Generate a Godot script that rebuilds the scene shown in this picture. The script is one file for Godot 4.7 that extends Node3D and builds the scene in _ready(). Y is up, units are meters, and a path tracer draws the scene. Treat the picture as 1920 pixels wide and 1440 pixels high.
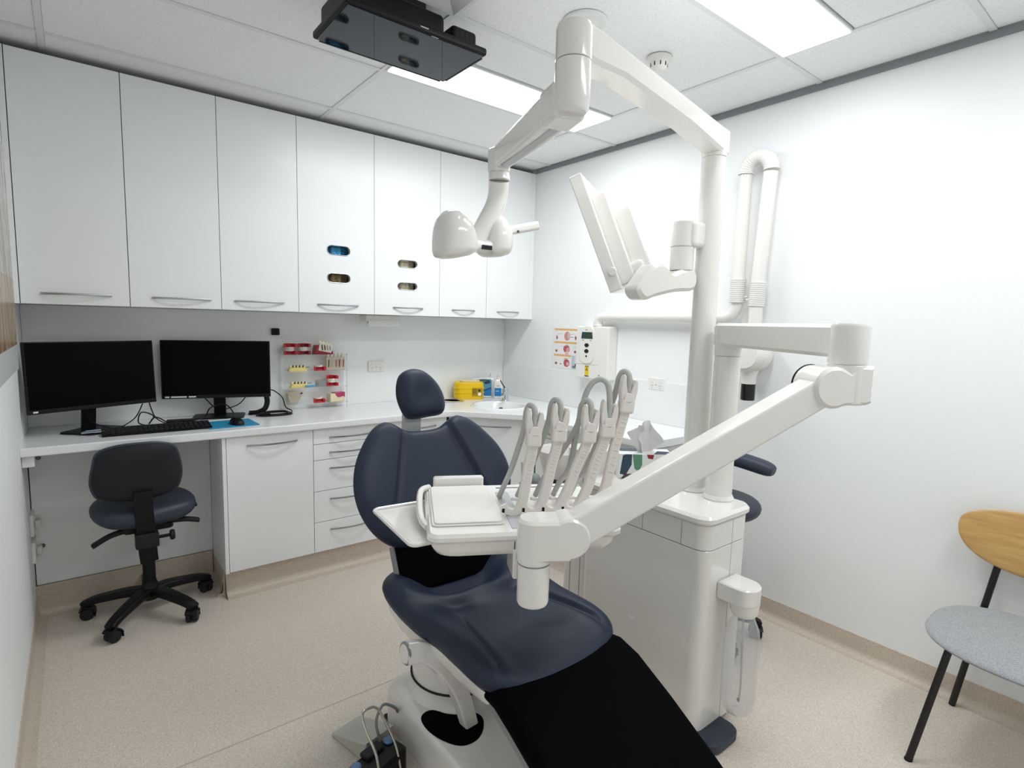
extends Node3D
# A dental surgery: units are metres, y is up, the camera stands over the world's origin and the cabinet wall is at z = -3.6.

const XL := -0.205   # left wall
const XR := 2.74     # right wall
const ZB := -3.597   # cabinet wall
const ZF := 1.30     # wall behind the camera
const CEIL := 2.59

var M := {}          # materials by name
var meshes := {}     # shared meshes by name


func _ready() -> void:
	# ---- camera, sky, exposure, room lights ----
	var cam := Camera3D.new()
	cam.name = "camera"
	cam.projection = Camera3D.PROJECTION_PERSPECTIVE
	cam.fov = 69.44
	cam.near = 0.02
	cam.transform = Transform3D(Basis(Vector3(0.78640, 0.02635, 0.61716), Vector3(0.04743, 0.99356, -0.10286), Vector3(-0.61590, 0.11016, 0.78008)).orthonormalized(), Vector3(0, 1.47, 0))
	add_child(cam)
	cam.current = true
	var we := WorldEnvironment.new()
	we.name = "surroundings"
	var e := Environment.new()
	e.background_mode = Environment.BG_COLOR
	e.background_color = Color(0.02, 0.02, 0.02)
	e.tonemap_mode = Environment.TONE_MAPPER_LINEAR
	e.tonemap_exposure = 1.42
	e.sdfgi_enabled = true
	e.ssao_enabled = true
	e.ssil_enabled = true
	we.environment = e
	add_child(we)
	var panel_energy := 1.0
	make_materials()
	ceiling_light(Vector3(1.755, CEIL, -2.305), 1.19, 0.300, panel_energy * 1.05, "white ceiling light panel partly behind the ceiling television")
	ceiling_light(Vector3(1.755, CEIL, -1.100), 1.19, 0.270, panel_energy * 0.80, "white ceiling light panel beside the round smoke detector")
	ceiling_light(Vector3(1.755, CEIL, 0.130), 1.19, 0.300, panel_energy * 1.05, "white ceiling light panel above the visitor chair")
	# ---- the setting, then the things ----
	build_room()
	build_ceiling()
	build_wall_cabinets()
	build_base_cabinets()
	build_worktop()
	build_splash()
	build_desk_things()
	build_model_shelf()
	build_counter_things()
	build_wall_things()
	build_xray()
	build_stools()
	build_waiting_chair()
	build_dental_chair()
	build_dental_unit()
	build_operating_light()
	build_unit_monitor()
	build_delivery_unit()
	build_television()


# ------------------------------------------------------------------ nodes
func V(x: float, y: float, z: float) -> Vector3:
	return Vector3(x, y, z)


var taken := {}

func numbered(called: String) -> String:
	var n: int = taken.get(called, 0)
	taken[called] = n + 1
	return called if n == 0 else "%s_%03d" % [called, n]


func thing(called: String, label: String, category: String, at := Vector3.ZERO, turn := 0.0, group := "") -> Node3D:
	var o := Node3D.new()
	o.name = numbered(called)
	add_child(o)
	o.position = at
	o.rotation.y = turn
	tag(o, label, category, group)
	return o


func tag(o: Node3D, label: String, category := "", group := "", kind := "") -> Node3D:
	o.set_meta("label", label)
	if category:
		o.set_meta("category", category)
	if group:
		o.set_meta("group", group)
	if kind:
		o.set_meta("kind", kind)
	return o


func setting(called: String, label: String, soup: PackedVector3Array, mat: Material, angle := 40.0) -> MeshInstance3D:
	var o := wpart(self, called, soup, mat, angle)
	tag(o, label, "", "", "structure")
	return o


func mi(parent: Node, called: String, mesh: Mesh, mat: Material, at := Transform3D.IDENTITY) -> MeshInstance3D:
	var o := MeshInstance3D.new()
	o.name = numbered(called) if parent == self else called
	o.mesh = mesh
	o.material_override = null
	o.set_surface_override_material(0, mat)
	parent.add_child(o, true)
	o.transform = at
	return o


# a part whose shape is given in the frame of its parent
func part(parent: Node, called: String, soup: PackedVector3Array, mat: Material, at := Transform3D.IDENTITY, angle := 40.0) -> MeshInstance3D:
	return mi(parent, called, fin(soup, angle), mat, at)


# a part whose shape is given in world coordinates; its own origin goes to the middle of the shape
func wpart(parent: Node3D, called: String, soup: PackedVector3Array, mat: Material, angle := 40.0) -> MeshInstance3D:
	var lo := soup[0]
	var hi := soup[0]
	for p in soup:
		lo = lo.min(p)
		hi = hi.max(p)
	var c := (lo + hi) / 2.0
	var o := mi(parent, called, fin(moved(soup, -c), angle), mat)
	o.global_transform = Transform3D(Basis.IDENTITY, c)
	return o


func at(x: float, y: float, z: float) -> Transform3D:
	return Transform3D(Basis.IDENTITY, Vector3(x, y, z))


func rot(ax: Vector3, deg: float, o := Vector3.ZERO) -> Transform3D:
	return Transform3D(Basis(ax.normalized(), deg_to_rad(deg)), o)


# a frame whose y runs from a towards b
func along(a: Vector3, b: Vector3, hint := Vector3.BACK) -> Transform3D:
	var y := (b - a).normalized()
	var x := y.cross(hint)
	if x.length() < 0.01:
		x = y.cross(Vector3.RIGHT)
	x = x.normalized()
	return Transform3D(Basis(x, y, x.cross(y)), a)


# ------------------------------------------------------------------ shapes: lists of triangles, counter-clockwise seen from outside
func moved(s: PackedVector3Array, by: Vector3) -> PackedVector3Array:
	var r := PackedVector3Array()
	r.resize(s.size())
	for i in s.size():
		r[i] = s[i] + by
	return r


func xf(s: PackedVector3Array, t: Transform3D) -> PackedVector3Array:
	var r := t * s
	return r if t.basis.determinant() > 0.0 else flipped(r)


func flipped(s: PackedVector3Array) -> PackedVector3Array:
	var r := s.duplicate()
	for i in range(0, s.size(), 3):
		r[i + 1] = s[i + 2]
		r[i + 2] = s[i + 1]
	return r


func outward(s: PackedVector3Array) -> PackedVector3Array:
	var c := Vector3.ZERO
	for p in s:
		c += p
	c /= maxf(1.0, s.size())
	var v := 0.0
	for i in range(0, s.size(), 3):
		v += (s[i] - c).dot((s[i + 1] - c).cross(s[i + 2] - c))
	return s if v >= 0.0 else flipped(s)


func fin(s: PackedVector3Array, angle := 40.0) -> ArrayMesh:
	var n := s.size()
	var face := PackedVector3Array()
	var area := PackedFloat32Array()
	face.resize(n / 3)
	area.resize(n / 3)
	var at_place := {}
	for i in range(0, n, 3):
		var c := (s[i + 1] - s[i]).cross(s[i + 2] - s[i])
		var l := c.length()
		area[i / 3] = l
		face[i / 3] = c / l if l > 1e-14 else Vector3.UP
	for i in n:
		var k := Vector3i((s[i] * 20000.0).round())
		if at_place.has(k):
			at_place[k].append(i)
		else:
			at_place[k] = PackedInt32Array([i])
	var limit := cos(deg_to_rad(angle))
	var verts := PackedVector3Array()
	var norms := PackedVector3Array()
	verts.resize(n)
	norms.resize(n)
	for k in at_place:
		var list: PackedInt32Array = at_place[k]
		for i in list:
			var f := face[i / 3]
			var sum := Vector3.ZERO
			for j in list:
				var g := face[j / 3]
				if f.dot(g) >= limit:
					sum += g * area[j / 3]
			var to := i
			if i % 3 == 1:
				to = i + 1
			elif i % 3 == 2:
				to = i - 1
			verts[to] = s[i]
			norms[to] = sum.normalized() if sum.length() > 1e-14 else f
	var arrays := []
	arrays.resize(Mesh.ARRAY_MAX)
	arrays[Mesh.ARRAY_VERTEX] = verts
	arrays[Mesh.ARRAY_NORMAL] = norms
	var mesh := ArrayMesh.new()
	mesh.add_surface_from_arrays(Mesh.PRIMITIVE_TRIANGLES, arrays)
	return mesh


func quad(r: PackedVector3Array, a: Vector3, b: Vector3, c: Vector3, d: Vector3) -> void:
	r.append_array(PackedVector3Array([a, b, c, a, c, d]))


# a box about its middle with rounded edges
func box(sx: float, sy: float, sz: float, r := 0.0, seg := 1) -> PackedVector3Array:
	var h := Vector3(sx, sy, sz) / 2.0
	r = minf(r, minf(h.x, minf(h.y, h.z)) * 0.999)
	var out := PackedVector3Array()
	var lines := []
	for k in 3:
		var l := PackedFloat32Array()
		if r <= 0.0:
			l = PackedFloat32Array([-h[k], h[k]])
		else:
			for i in seg + 1:
				l.append(-h[k] + r * float(i) / seg)
			for i in seg + 1:
				l.append(h[k] - r + r * float(i) / seg)
		lines.append(l)
	var inner := h - Vector3(r, r, r)
	for k in 3:
		var a := (k + 1) % 3
		var b := (k + 2) % 3
		for side in [-1.0, 1.0]:
			var grid := []
			for i in lines[a].size():
				var row := PackedVector3Array()
				for j in lines[b].size():
					var p := Vector3.ZERO
					p[k] = side * h[k]
					p[a] = lines[a][i]
					p[b] = lines[b][j]
					if r > 0.0:
						var q := p.clamp(-inner, inner)
						p = q + (p - q).normalized() * r
					row.append(p)
				grid.append(row)
			for i in grid.size() - 1:
				for j in grid[0].size() - 1:
					if side > 0:
						quad(out, grid[i][j], grid[i + 1][j], grid[i + 1][j + 1], grid[i][j + 1])
					else:
						quad(out, grid[i][j], grid[i][j + 1], grid[i + 1][j + 1], grid[i + 1][j])
	return out


# a box between two corners
func bx(a: Vector3, b: Vector3, r := 0.0, seg := 1) -> PackedVector3Array:
	return moved(box(absf(b.x - a.x), absf(b.y - a.y), absf(b.z - a.z), r, seg), (a + b) / 2.0)


# rings of points joined one to the next, ends closed
func loft(rings: Array, close := true) -> PackedVector3Array:
	var out := PackedVector3Array()
	var n: int = rings[0].size()
	for i in rings.size() - 1:
		for j in n:
			var k := (j + 1) % n
			var a: Vector3 = rings[i][j]
			var b: Vector3 = rings[i][k]
			var c: Vector3 = rings[i + 1][k]
			var d: Vector3 = rings[i + 1][j]
			if not a.is_equal_approx(b):
				out.append_array(PackedVector3Array([a, b, c]))
			if not c.is_equal_approx(d):
				out.append_array(PackedVector3Array([a, c, d]))
	if close:
		for e in [0, rings.size() - 1]:
			var m := Vector3.ZERO
			for p in rings[e]:
				m += p
			m /= n
			for j in n:
				var k := (j + 1) % n
				if rings[e][j].is_equal_approx(rings[e][k]):
					continue
				if e == 0:
					out.append_array(PackedVector3Array([m, rings[e][k], rings[e][j]]))
				else:
					out.append_array(PackedVector3Array([m, rings[e][j], rings[e][k]]))
	return outward(out)


# a turned shape about y: points are (radius, height) from bottom to top
func lathe(profile: Array, seg := 24) -> PackedVector3Array:
	var rings := []
	for p in profile:
		var ring := PackedVector3Array()
		for j in seg:
			var a := TAU * j / seg
			ring.append(Vector3(p.x * cos(a), p.y, p.x * sin(a)))
		rings.append(ring)
	return loft(rings)


func P2(list: Array) -> Array:
	var r := []
	for i in range(0, list.size(), 2):
		r.append(Vector2(list[i], list[i + 1]))
	return r


# an upright cylinder from y = 0 with softened rims
func cyl(r: float, h: float, bevel := 0.002, seg := 24, r_top := -1.0) -> PackedVector3Array:
	var q := r if r_top < 0.0 else r_top
	return lathe([Vector2(r - bevel, 0), Vector2(r, bevel), Vector2(q, h - bevel), Vector2(q - bevel, h)], seg)


func rod(a: Vector3, b: Vector3, r: float, bevel := 0.001, seg := 16, r_end := -1.0) -> PackedVector3Array:
	return xf(cyl(r, a.distance_to(b), bevel, seg, r_end), along(a, b))


# a smooth line through points
func curve(points: Array, n := 8, closed := false) -> Array:
	var out := []
	var c := points.size()
	var last := c if closed else c - 1
	for i in last:
		var p0 = points[(i - 1 + c) % c] if closed or i > 0 else points[0]
		var p1 = points[i]
		var p2 = points[(i + 1) % c]
		var p3 = points[(i + 2) % c] if closed or i + 2 < c else points[c - 1]
		for k in n:
			out.append(p1.cubic_interpolate(p2, p0, p3, float(k) / n))
	if not closed:
		out.append(points[c - 1])
	return out


# a cross-section (2D) drawn along a line; the section's y stays near "up"; scales may narrow it along the way
func sweep(path: Array, section: Array, up := Vector3.UP, scales := [], twist := []) -> PackedVector3Array:
	var rings := []
	var n := path.size()
	for i in n:
		var t: Vector3 = (path[mini(i + 1, n - 1)] - path[maxi(i - 1, 0)]).normalized()
		var side := t.cross(up)
		if side.length() < 0.001:
			side = t.cross(Vector3.RIGHT)
		side = side.normalized()
		var top := side.cross(t)
		var s: float = scales[i] if scales.size() == n else 1.0
		var ring := PackedVector3Array()
		for q in section:
			ring.append(path[i] + (side * q.x + top * q.y) * s)
		rings.append(ring)
	return loft(rings)


# a round hose along a line, its frame carried along without twist
func tube(path: Array, r, seg := 12, closed := false) -> PackedVector3Array:
	var rings := []
	var n := path.size()
	var side := Vector3.ZERO
	for i in n:
		var a: Vector3 = path[(i - 1 + n) % n] if closed else path[maxi(i - 1, 0)]
		var b: Vector3 = path[(i + 1) % n] if closed else path[mini(i + 1, n - 1)]
		var t := (b - a).normalized()
		if i == 0:
			side = t.cross(Vector3.UP if absf(t.y) < 0.9 else Vector3.RIGHT).normalized()
		else:
			side = (side - t * side.dot(t)).normalized()
		var top := side.cross(t)
		var q: float = r[i] if r is Array else r
		var ring := PackedVector3Array()
		for j in seg:
			var w := TAU * j / seg
			ring.append(path[i] + (side * cos(w) + top * sin(w)) * q)
		rings.append(ring)
	if closed:
		rings.append(rings[0])
	return loft(rings, not closed)


# rounded rectangle as a 2D outline
func rrect(w: float, h: float, r: float, seg := 3, c := Vector2.ZERO) -> Array:
	var out := []
	r = minf(r, minf(w, h) * 0.499)
	for q in 4:
		var m := Vector2((w / 2 - r) * [1, -1, -1, 1][q], (h / 2 - r) * [1, 1, -1, -1][q])
		for i in seg + 1:
			var a := PI / 2 * (q + float(i) / seg)
			out.append(c + m + Vector2(cos(a), sin(a)) * r)
	return out


func ellipse(rx: float, ry: float, n := 24, power := 2.0) -> Array:
	var out := []
	for i in n:
		var a := TAU * i / n
		var c := cos(a)
		var s := sin(a)
		out.append(Vector2(signf(c) * pow(absf(c), 2.0 / power) * rx, signf(s) * pow(absf(s), 2.0 / power) * ry))
	return out


# an outline in x and y pulled out along z from 0 to d, rims bevelled by b
func ext(outline: Array, d: float, b := 0.0) -> PackedVector3Array:
	var poly := PackedVector2Array(outline)
	if not Geometry2D.is_polygon_clockwise(poly):
		pass
	else:
		poly.reverse()
	var n := poly.size()
	var small := poly.duplicate()
	if b > 0.0:
		for i in n:
			var e1 := (poly[i] - poly[(i - 1 + n) % n]).normalized()
			var e2 := (poly[(i + 1) % n] - poly[i]).normalized()
			var m := (e1 + e2)
			m = m.normalized() if m.length() > 0.01 else e1
			var inward := Vector2(-m.y, m.x)
			small[i] = poly[i] + inward * b / maxf(0.4, e1.dot(m))
	var cap := Geometry2D.triangulate_polygon(small)
	var out := PackedVector3Array()
	for i in range(0, cap.size(), 3):
		var a := small[cap[i]]
		var c := small[cap[i + 1]]
		var q := small[cap[i + 2]]
		if (c - a).cross(q - a) < 0.0:
			var w := c
			c = q
			q = w
		out.append_array(PackedVector3Array([V(a.x, a.y, d), V(c.x, c.y, d), V(q.x, q.y, d)]))
		out.append_array(PackedVector3Array([V(a.x, a.y, 0), V(q.x, q.y, 0), V(c.x, c.y, 0)]))
	var levels := [[poly, 0.0], [poly, d]]
	if b > 0.0:
		levels = [[small, 0.0], [poly, b], [poly, d - b], [small, d]]
	for l in levels.size() - 1:
		for i in n:
			var k := (i + 1) % n
			var p: PackedVector2Array = levels[l][0]
			var q: PackedVector2Array = levels[l + 1][0]
			var z0: float = levels[l][1]
			var z1: float = levels[l + 1][1]
			quad(out, V(p[i].x, p[i].y, z0), V(p[k].x, p[k].y, z0), V(q[k].x, q[k].y, z1), V(q[i].x, q[i].y, z1))
	return out


# a padded shape: an outline in x and y, its front at z = front.call(p, s) and its back at z = back.call(p, s); s runs from 0 in the middle to 1 at the rim
func cushion(outline: Array, c: Vector2, rings: int, front: Callable, back: Callable, back_rings := 0) -> PackedVector3Array:
	var out := PackedVector3Array()
	var n := outline.size()
	for face in 2:
		var rows := []
		var count := rings if face == 0 or back_rings == 0 else back_rings
		for i in count + 1:
			var s := 1.0 - pow(1.0 - float(i) / count, 1.8 if count < 40 else 1.3)
			var row := PackedVector3Array()
			for q in outline:
				var p: Vector2 = c + (q - c) * s
				row.append(V(p.x, p.y, front.call(p, s) if face == 0 else back.call(p, s)))
			rows.append(row)
		for i in count:
			for j in n:
				var k := (j + 1) % n
				var t := PackedVector3Array()
				if i == 0:
					t = PackedVector3Array([rows[0][j], rows[1][j], rows[1][k]])
				else:
					t = PackedVector3Array([rows[i][j], rows[i + 1][j], rows[i + 1][k], rows[i][j], rows[i + 1][k], rows[i][k]])
				out.append_array(t if face == 0 else flipped(t))
	return outward(out)


func rim(s: float, k := 8.0) -> float:
	return sqrt(maxf(0.0, 1.0 - pow(s, k)))


# a flat sheet with a print on it, upright in x and y, centred, facing +z
func sheet(w: float, h: float) -> ArrayMesh:
	var arrays := []
	arrays.resize(Mesh.ARRAY_MAX)
	arrays[Mesh.ARRAY_VERTEX] = PackedVector3Array([V(-w / 2, -h / 2, 0), V(-w / 2, h / 2, 0), V(w / 2, h / 2, 0), V(w / 2, -h / 2, 0)])
	arrays[Mesh.ARRAY_NORMAL] = PackedVector3Array([V(0, 0, 1), V(0, 0, 1), V(0, 0, 1), V(0, 0, 1)])
	arrays[Mesh.ARRAY_TEX_UV] = PackedVector2Array([Vector2(0, 1), Vector2(0, 0), Vector2(1, 0), Vector2(1, 1)])
	arrays[Mesh.ARRAY_INDEX] = PackedInt32Array([0, 1, 2, 0, 2, 3])
	var mesh := ArrayMesh.new()
	mesh.add_surface_from_arrays(Mesh.PRIMITIVE_TRIANGLES, arrays)
	return mesh


# the side views face the right wall's room side (-x) or the left wall's room side (+x)
func facing(dir: Vector3, o: Vector3) -> Transform3D:
	var z := dir.normalized()
	var x := Vector3.UP.cross(z).normalized()
	return Transform3D(Basis(x, z.cross(x), z), o)


# ------------------------------------------------------------------ materials
func mat(called: String, c: Color, rough: float, metal := 0.0) -> StandardMaterial3D:
	var m := StandardMaterial3D.new()
	m.resource_name = called
	m.albedo_color = c
	m.roughness = rough
	m.metallic = metal
	M[called] = m
	return m


func srgb(r: int, g: int, b: int) -> Color:
	return Color(r / 255.0, g / 255.0, b / 255.0)


func noise_tex(freq: float, seed_: int, ramp: Array, normal := false, size := 512, strength := 2.0, octaves := 3) -> NoiseTexture2D:
	var f := FastNoiseLite.new()
	f.noise_type = FastNoiseLite.TYPE_SIMPLEX_SMOOTH
	f.seed = seed_
	f.frequency = freq
	f.fractal_octaves = octaves
	var t := NoiseTexture2D.new()
	t.width = size
	t.height = size
	t.seamless = true
	t.noise = f
	if normal:
		t.as_normal_map = true
		t.bump_strength = strength
	if ramp.size():
		var g := Gradient.new()
		g.offsets = PackedFloat32Array(ramp.map(func(x): return x[0]))
		g.colors = PackedColorArray(ramp.map(func(x): return x[1]))
		t.color_ramp = g
	return t


# small chips of several tones strewn over a ground tone
func speckle_tex(ground: Color, tones: Array, count: int, size: int, seed_: int, biggest := 2) -> ImageTexture:
	var rng := RandomNumberGenerator.new()
	rng.seed = seed_
	var im := Image.create(size, size, false, Image.FORMAT_RGB8)
	im.fill(ground)
	for i in count:
		var c: Color = tones[rng.randi() % tones.size()]
		var w := rng.randi_range(1, biggest)
		var h := rng.randi_range(1, biggest)
		var x := rng.randi() % size
		var y := rng.randi() % size
		for a in w:
			for b in h:
				im.set_pixel((x + a) % size, (y + b) % size, c)
	return ImageTexture.create_from_image(im)


func triplanar(m: StandardMaterial3D, scale: float) -> void:
	m.uv1_triplanar = true
	m.uv1_world_triplanar = true
	m.uv1_scale = Vector3(scale, scale, scale)


func make_materials() -> void:
	var m := mat("wall_paint", srgb(247, 249, 249), 0.6)
	m.heightmap_enabled = true
	m.heightmap_scale = 0.015
	m.heightmap_texture = noise_tex(0.06, 3, [], false, 512)
	triplanar(m, 2.5)
	m = mat("vinyl_floor", Color.WHITE, 0.42)
	m.albedo_texture = speckle_tex(srgb(222, 211, 198), [srgb(234, 226, 216), srgb(206, 193, 178), srgb(226, 214, 203), srgb(192, 177, 161), srgb(240, 233, 224), srgb(214, 199, 186)], 90000, 512, 5)
	triplanar(m, 1.6)
	m = mat("vinyl_cove_shaded", Color.WHITE, 0.45)  # the floor vinyl again, shade of its upright faces put into darker tones
	m.albedo_texture = speckle_tex(srgb(212, 198, 183), [srgb(224, 212, 199), srgb(198, 182, 166), srgb(216, 203, 190), srgb(186, 169, 153)], 70000, 512, 9)
	triplanar(m, 1.6)
	mat("floor_seam", srgb(198, 186, 173), 0.5)
	m = mat("ceiling_tile", Color.WHITE, 0.85)
	m.albedo_texture = speckle_tex(srgb(249, 251, 251), [srgb(226, 228, 230), srgb(234, 236, 238), srgb(214, 216, 219)], 9000, 512, 11, 2)
	triplanar(m, 1.4)
	mat("grid_white", srgb(234, 236, 236), 0.45)
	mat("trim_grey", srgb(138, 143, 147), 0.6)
	mat("gap_dark", srgb(44, 46, 48), 0.8)
	m = mat("laminate", srgb(248, 250, 250), 0.30)
	mat("carcass", srgb(226, 226, 224), 0.5)
	m = mat("worktop", srgb(244, 245, 246), 0.22)
	m = mat("splash", srgb(244, 246, 245), 0.12)
	m = mat("steel", srgb(176, 178, 182), 0.30, 1.0)
	mat("chrome", srgb(214, 216, 220), 0.08, 1.0)
	mat("dark_steel", srgb(96, 98, 102), 0.35, 1.0)
	m = mat("plastic", srgb(241, 238, 233), 0.15)
	m.clearcoat_enabled = true
	m.clearcoat = 0.4
	m.clearcoat_roughness = 0.06
	mat("plastic_matt", srgb(239, 237, 232), 0.42)
	mat("whip", srgb(236, 229, 223), 0.36)
	mat("hose", srgb(186, 186, 181), 0.36)
	mat("joint_line", srgb(150, 150, 150), 0.6)
	mat("light_grey", srgb(196, 198, 200), 0.4)
	mat("mid_grey", srgb(142, 146, 148), 0.45)
	m = mat("navy", srgb(36, 46, 65), 0.48)
	m.metallic_specular = 0.4
	m.heightmap_enabled = true
	m.heightmap_scale = 0.02
	m.heightmap_texture = noise_tex(0.12, 21, [], false, 256)
	triplanar(m, 14.0)
	m = mat("navy_stool", srgb(46, 54, 70), 0.48)
	m = mat("black_cover", srgb(5, 5, 7), 0.8)
	m.metallic_specular = 0.15
	m = mat("black_plastic", srgb(15, 15, 18), 0.42)
	m.metallic_specular = 0.35
	m = mat("charcoal", srgb(34, 35, 38), 0.55)
	m.metallic_specular = 0.35
	mat("black_gloss", srgb(8, 8, 10), 0.12)
	m = mat("screen", srgb(3, 3, 4), 0.35)
	m.metallic_specular = 0.18
	m = mat("tv_glass", srgb(22, 32, 44), 0.03)
	m.metallic_specular = 0.32
	m = mat("clear", Color(0.97, 0.98, 0.98, 0.10), 0.03)
	m.transparency = BaseMaterial3D.TRANSPARENCY_ALPHA
	m = mat("clear_tint", Color(0.86, 0.82, 0.72, 0.45), 0.10)
	m.transparency = BaseMaterial3D.TRANSPARENCY_ALPHA
	m = mat("bottle", Color(0.86, 0.88, 0.89, 0.14), 0.03)
	m.transparency = BaseMaterial3D.TRANSPARENCY_ALPHA
	m = mat("oak", Color.WHITE, 0.42)
	m.albedo_texture = oak_tex()
	m = mat("grey_felt", Color.WHITE, 0.9)
	m.albedo_texture = speckle_tex(srgb(158, 159, 161), [srgb(178, 179, 180), srgb(134, 136, 140), srgb(168, 169, 171), srgb(146, 148, 152)], 60000, 256, 31, 2)
	m.rim_enabled = true
	m.rim = 0.3
	triplanar(m, 4.0)
	mat("black_metal", srgb(18, 18, 19), 0.45)
	mat("red", srgb(196, 26, 40), 0.30)
	mat("dark_red", srgb(150, 28, 44), 0.32)
	mat("gum_pink", srgb(186, 52, 96), 0.32)
	mat("tooth", srgb(240, 234, 218), 0.30)
	mat("ivory", srgb(236, 222, 186), 0.40)
	mat("model_yellow", srgb(234, 212, 122), 0.42)
	mat("bone", srgb(186, 176, 150), 0.45)
	mat("sharps_yellow", srgb(244, 202, 0), 0.35)
	mat("label_olive", srgb(178, 146, 12), 0.5)
	mat("paper", srgb(246, 246, 245), 0.8)
	mat("label_blue", srgb(22, 128, 205), 0.4)
	mat("pack_blue", srgb(84, 156, 192), 0.4)
	mat("pack_dark", srgb(38, 66, 84), 0.4)
	mat("pad_blue", srgb(36, 152, 196), 0.6)
	mat("glove_blue", srgb(74, 168, 214), 0.55)
	mat("glove_cream", srgb(238, 226, 196), 0.6)
	mat("glove_brown", srgb(150, 132, 88), 0.6)
	mat("pedal_blue", srgb(92, 128, 172), 0.4)
	mat("wedge_grey", srgb(190, 190, 184), 0.4)
	mat("rod_silver", srgb(200, 196, 188), 0.25, 1.0)
	m = mat("tissue", srgb(248, 248, 247), 0.9)
	m.backlight_enabled = true
	m.backlight = Color(0.5, 0.5, 0.5)
	m = mat("diffuser", srgb(250, 251, 252), 0.5)
	m.emission_enabled = true
	m.emission = Color(1.0, 1.0, 1.0)
	m.emission_energy_multiplier = 1.3
	mat("lcd_dark", srgb(44, 66, 60), 0.25)
	mat("leaf_green", srgb(92, 150, 118), 0.5)
	mat("leaf_navy", srgb(36, 48, 86), 0.5)
	mat("leaf_plum", srgb(92, 74, 80), 0.5)


func oak_tex() -> ImageTexture:
	var f := FastNoiseLite.new()
	f.seed = 12
	f.frequency = 0.012
	f.fractal_octaves = 4
	var g := FastNoiseLite.new()
	g.seed = 40
	g.frequency = 0.05
	var im := Image.create(512, 256, false, Image.FORMAT_RGB8)
	for y in 256:
		for x in 512:
			var v := f.get_noise_2d(x * 0.28, y * 5.0 + 18.0 * f.get_noise_2d(x * 0.25, y * 0.5)) * 0.5 + 0.5
			var w := g.get_noise_2d(x * 0.25, y * 9.0) * 0.5 + 0.5
			var t := clampf(v * 0.75 + w * 0.25, 0.0, 1.0)
			im.set_pixel(x, y, srgb(176, 130, 70).lerp(srgb(224, 186, 126), t))
	return ImageTexture.create_from_image(im)


# ------------------------------------------------------------------ the room
func ceiling_light(o: Vector3, w: float, d: float, energy: float, label: String) -> void:
	var t := thing("ceiling_light", label, "light", o, 0.0, "ceiling light panels")
	part(t, "frame", ext(rrect(w, d, 0.006, 2), 0.02, 0.002), M.grid_white, rot(Vector3.RIGHT, -90, V(0, -0.004, 0)))
	part(t, "diffuser", box(w - 0.016, 0.006, d - 0.016, 0.002), M.diffuser, at(0, -0.0055, 0))
	var l := AreaLight3D.new()
	l.name = "light"
	l.area_size = Vector2(w - 0.03, d - 0.03)
	l.light_energy = energy
	l.light_color = Color(0.975, 0.993, 1.0)
	l.shadow_enabled = true
	l.area_range = 12.0
	t.add_child(l)
	l.transform = rot(Vector3.RIGHT, -90, V(0, -0.013, 0))


# vinyl turned up the wall: a strip from p to q whose wall side lies to the left, "n" points into the room
func cove(p: Vector3, q: Vector3, n: Vector3, h := 0.10, lip := 0.075) -> PackedVector3Array:
	var prof := [Vector2(0, h), Vector2(0.004, h)]
	for i in 7:
		var a := PI / 2 * i / 6.0
		prof.append(Vector2(0.004 + 0.032 * (1 - cos(a)), 0.034 - 0.0325 * sin(a)))
	prof.append(Vector2(lip, 0.0012))
	prof.append(Vector2(lip, 0.0))
	prof.append(Vector2(0, 0.0))
	var rings := []
	for e in [p, q]:
		var ring := PackedVector3Array()
		for v in prof:
			ring.append(e + n * v.x + Vector3.UP * v.y)
		rings.append(ring)
	return loft(rings)


func build_room() -> void:
	var fl := setting("floor", "pale beige speckled vinyl floor", bx(V(XL - 0.15, -0.12, ZB - 0.15), V(XR + 0.15, 0, ZF + 0.15)), M.vinyl_floor)
	wpart(fl, "floor_seam", bx(V(XL + 0.1, -0.002, -1.955), V(1.15, 0.0006, -1.949)), M.floor_seam)
	setting("wall_back", "white painted wall behind the cabinets", bx(V(XL - 0.15, 0, ZB - 0.15), V(XR + 0.15, CEIL + 0.2, ZB)), M.wall_paint)
	setting("wall_right", "white painted wall beside the dental unit", bx(V(XR, 0, ZB), V(XR + 0.15, CEIL + 0.2, ZF)), M.wall_paint)
	setting("wall_left", "white painted wall beside the desk", bx(V(XL - 0.15, 0, ZB), V(XL, CEIL + 0.2, ZF)), M.wall_paint)
	setting("wall_front", "white painted wall behind the camera", bx(V(XL - 0.15, 0, ZF), V(XR + 0.15, CEIL + 0.2, ZF + 0.15)), M.wall_paint)
	setting("baseboard_right", "beige speckled vinyl, darkened for shade, coved up the white wall", cove(V(XR, 0, ZB + 1.9), V(XR, 0, ZF), Vector3.LEFT, 0.098, 0.042), M.vinyl_cove_shaded)
	setting("baseboard_left", "beige speckled vinyl, darkened for shade, coved up the wall beside the desk", cove(V(XL, 0, -3.39), V(XL, 0, ZF), Vector3.RIGHT, 0.098, 0.040), M.vinyl_cove_shaded)
	setting("baseboard_back", "beige vinyl plinth, darkened for shade, under the desk panel", cove(V(XL, 0, -3.388), V(0.553, 0, -3.388), Vector3.BACK, 0.15, 0.040), M.vinyl_cove_shaded)
	var trim := setting("trim_1", "grey recessed strip along the ceiling edge over the right wall", bx(V(XR - 0.012, CEIL - 0.026, ZB + 0.36), V(XR, CEIL - 0.001, ZF)), M.trim_grey)
	trim.set_meta("label", "grey strip between ceiling and right wall")
	setting("trim_2", "grey recessed strip between wall cabinets and ceiling", bx(V(XL, CEIL - 0.026, ZB), V(XR - 0.012, CEIL - 0.001, -3.36)), M.trim_grey)


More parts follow.
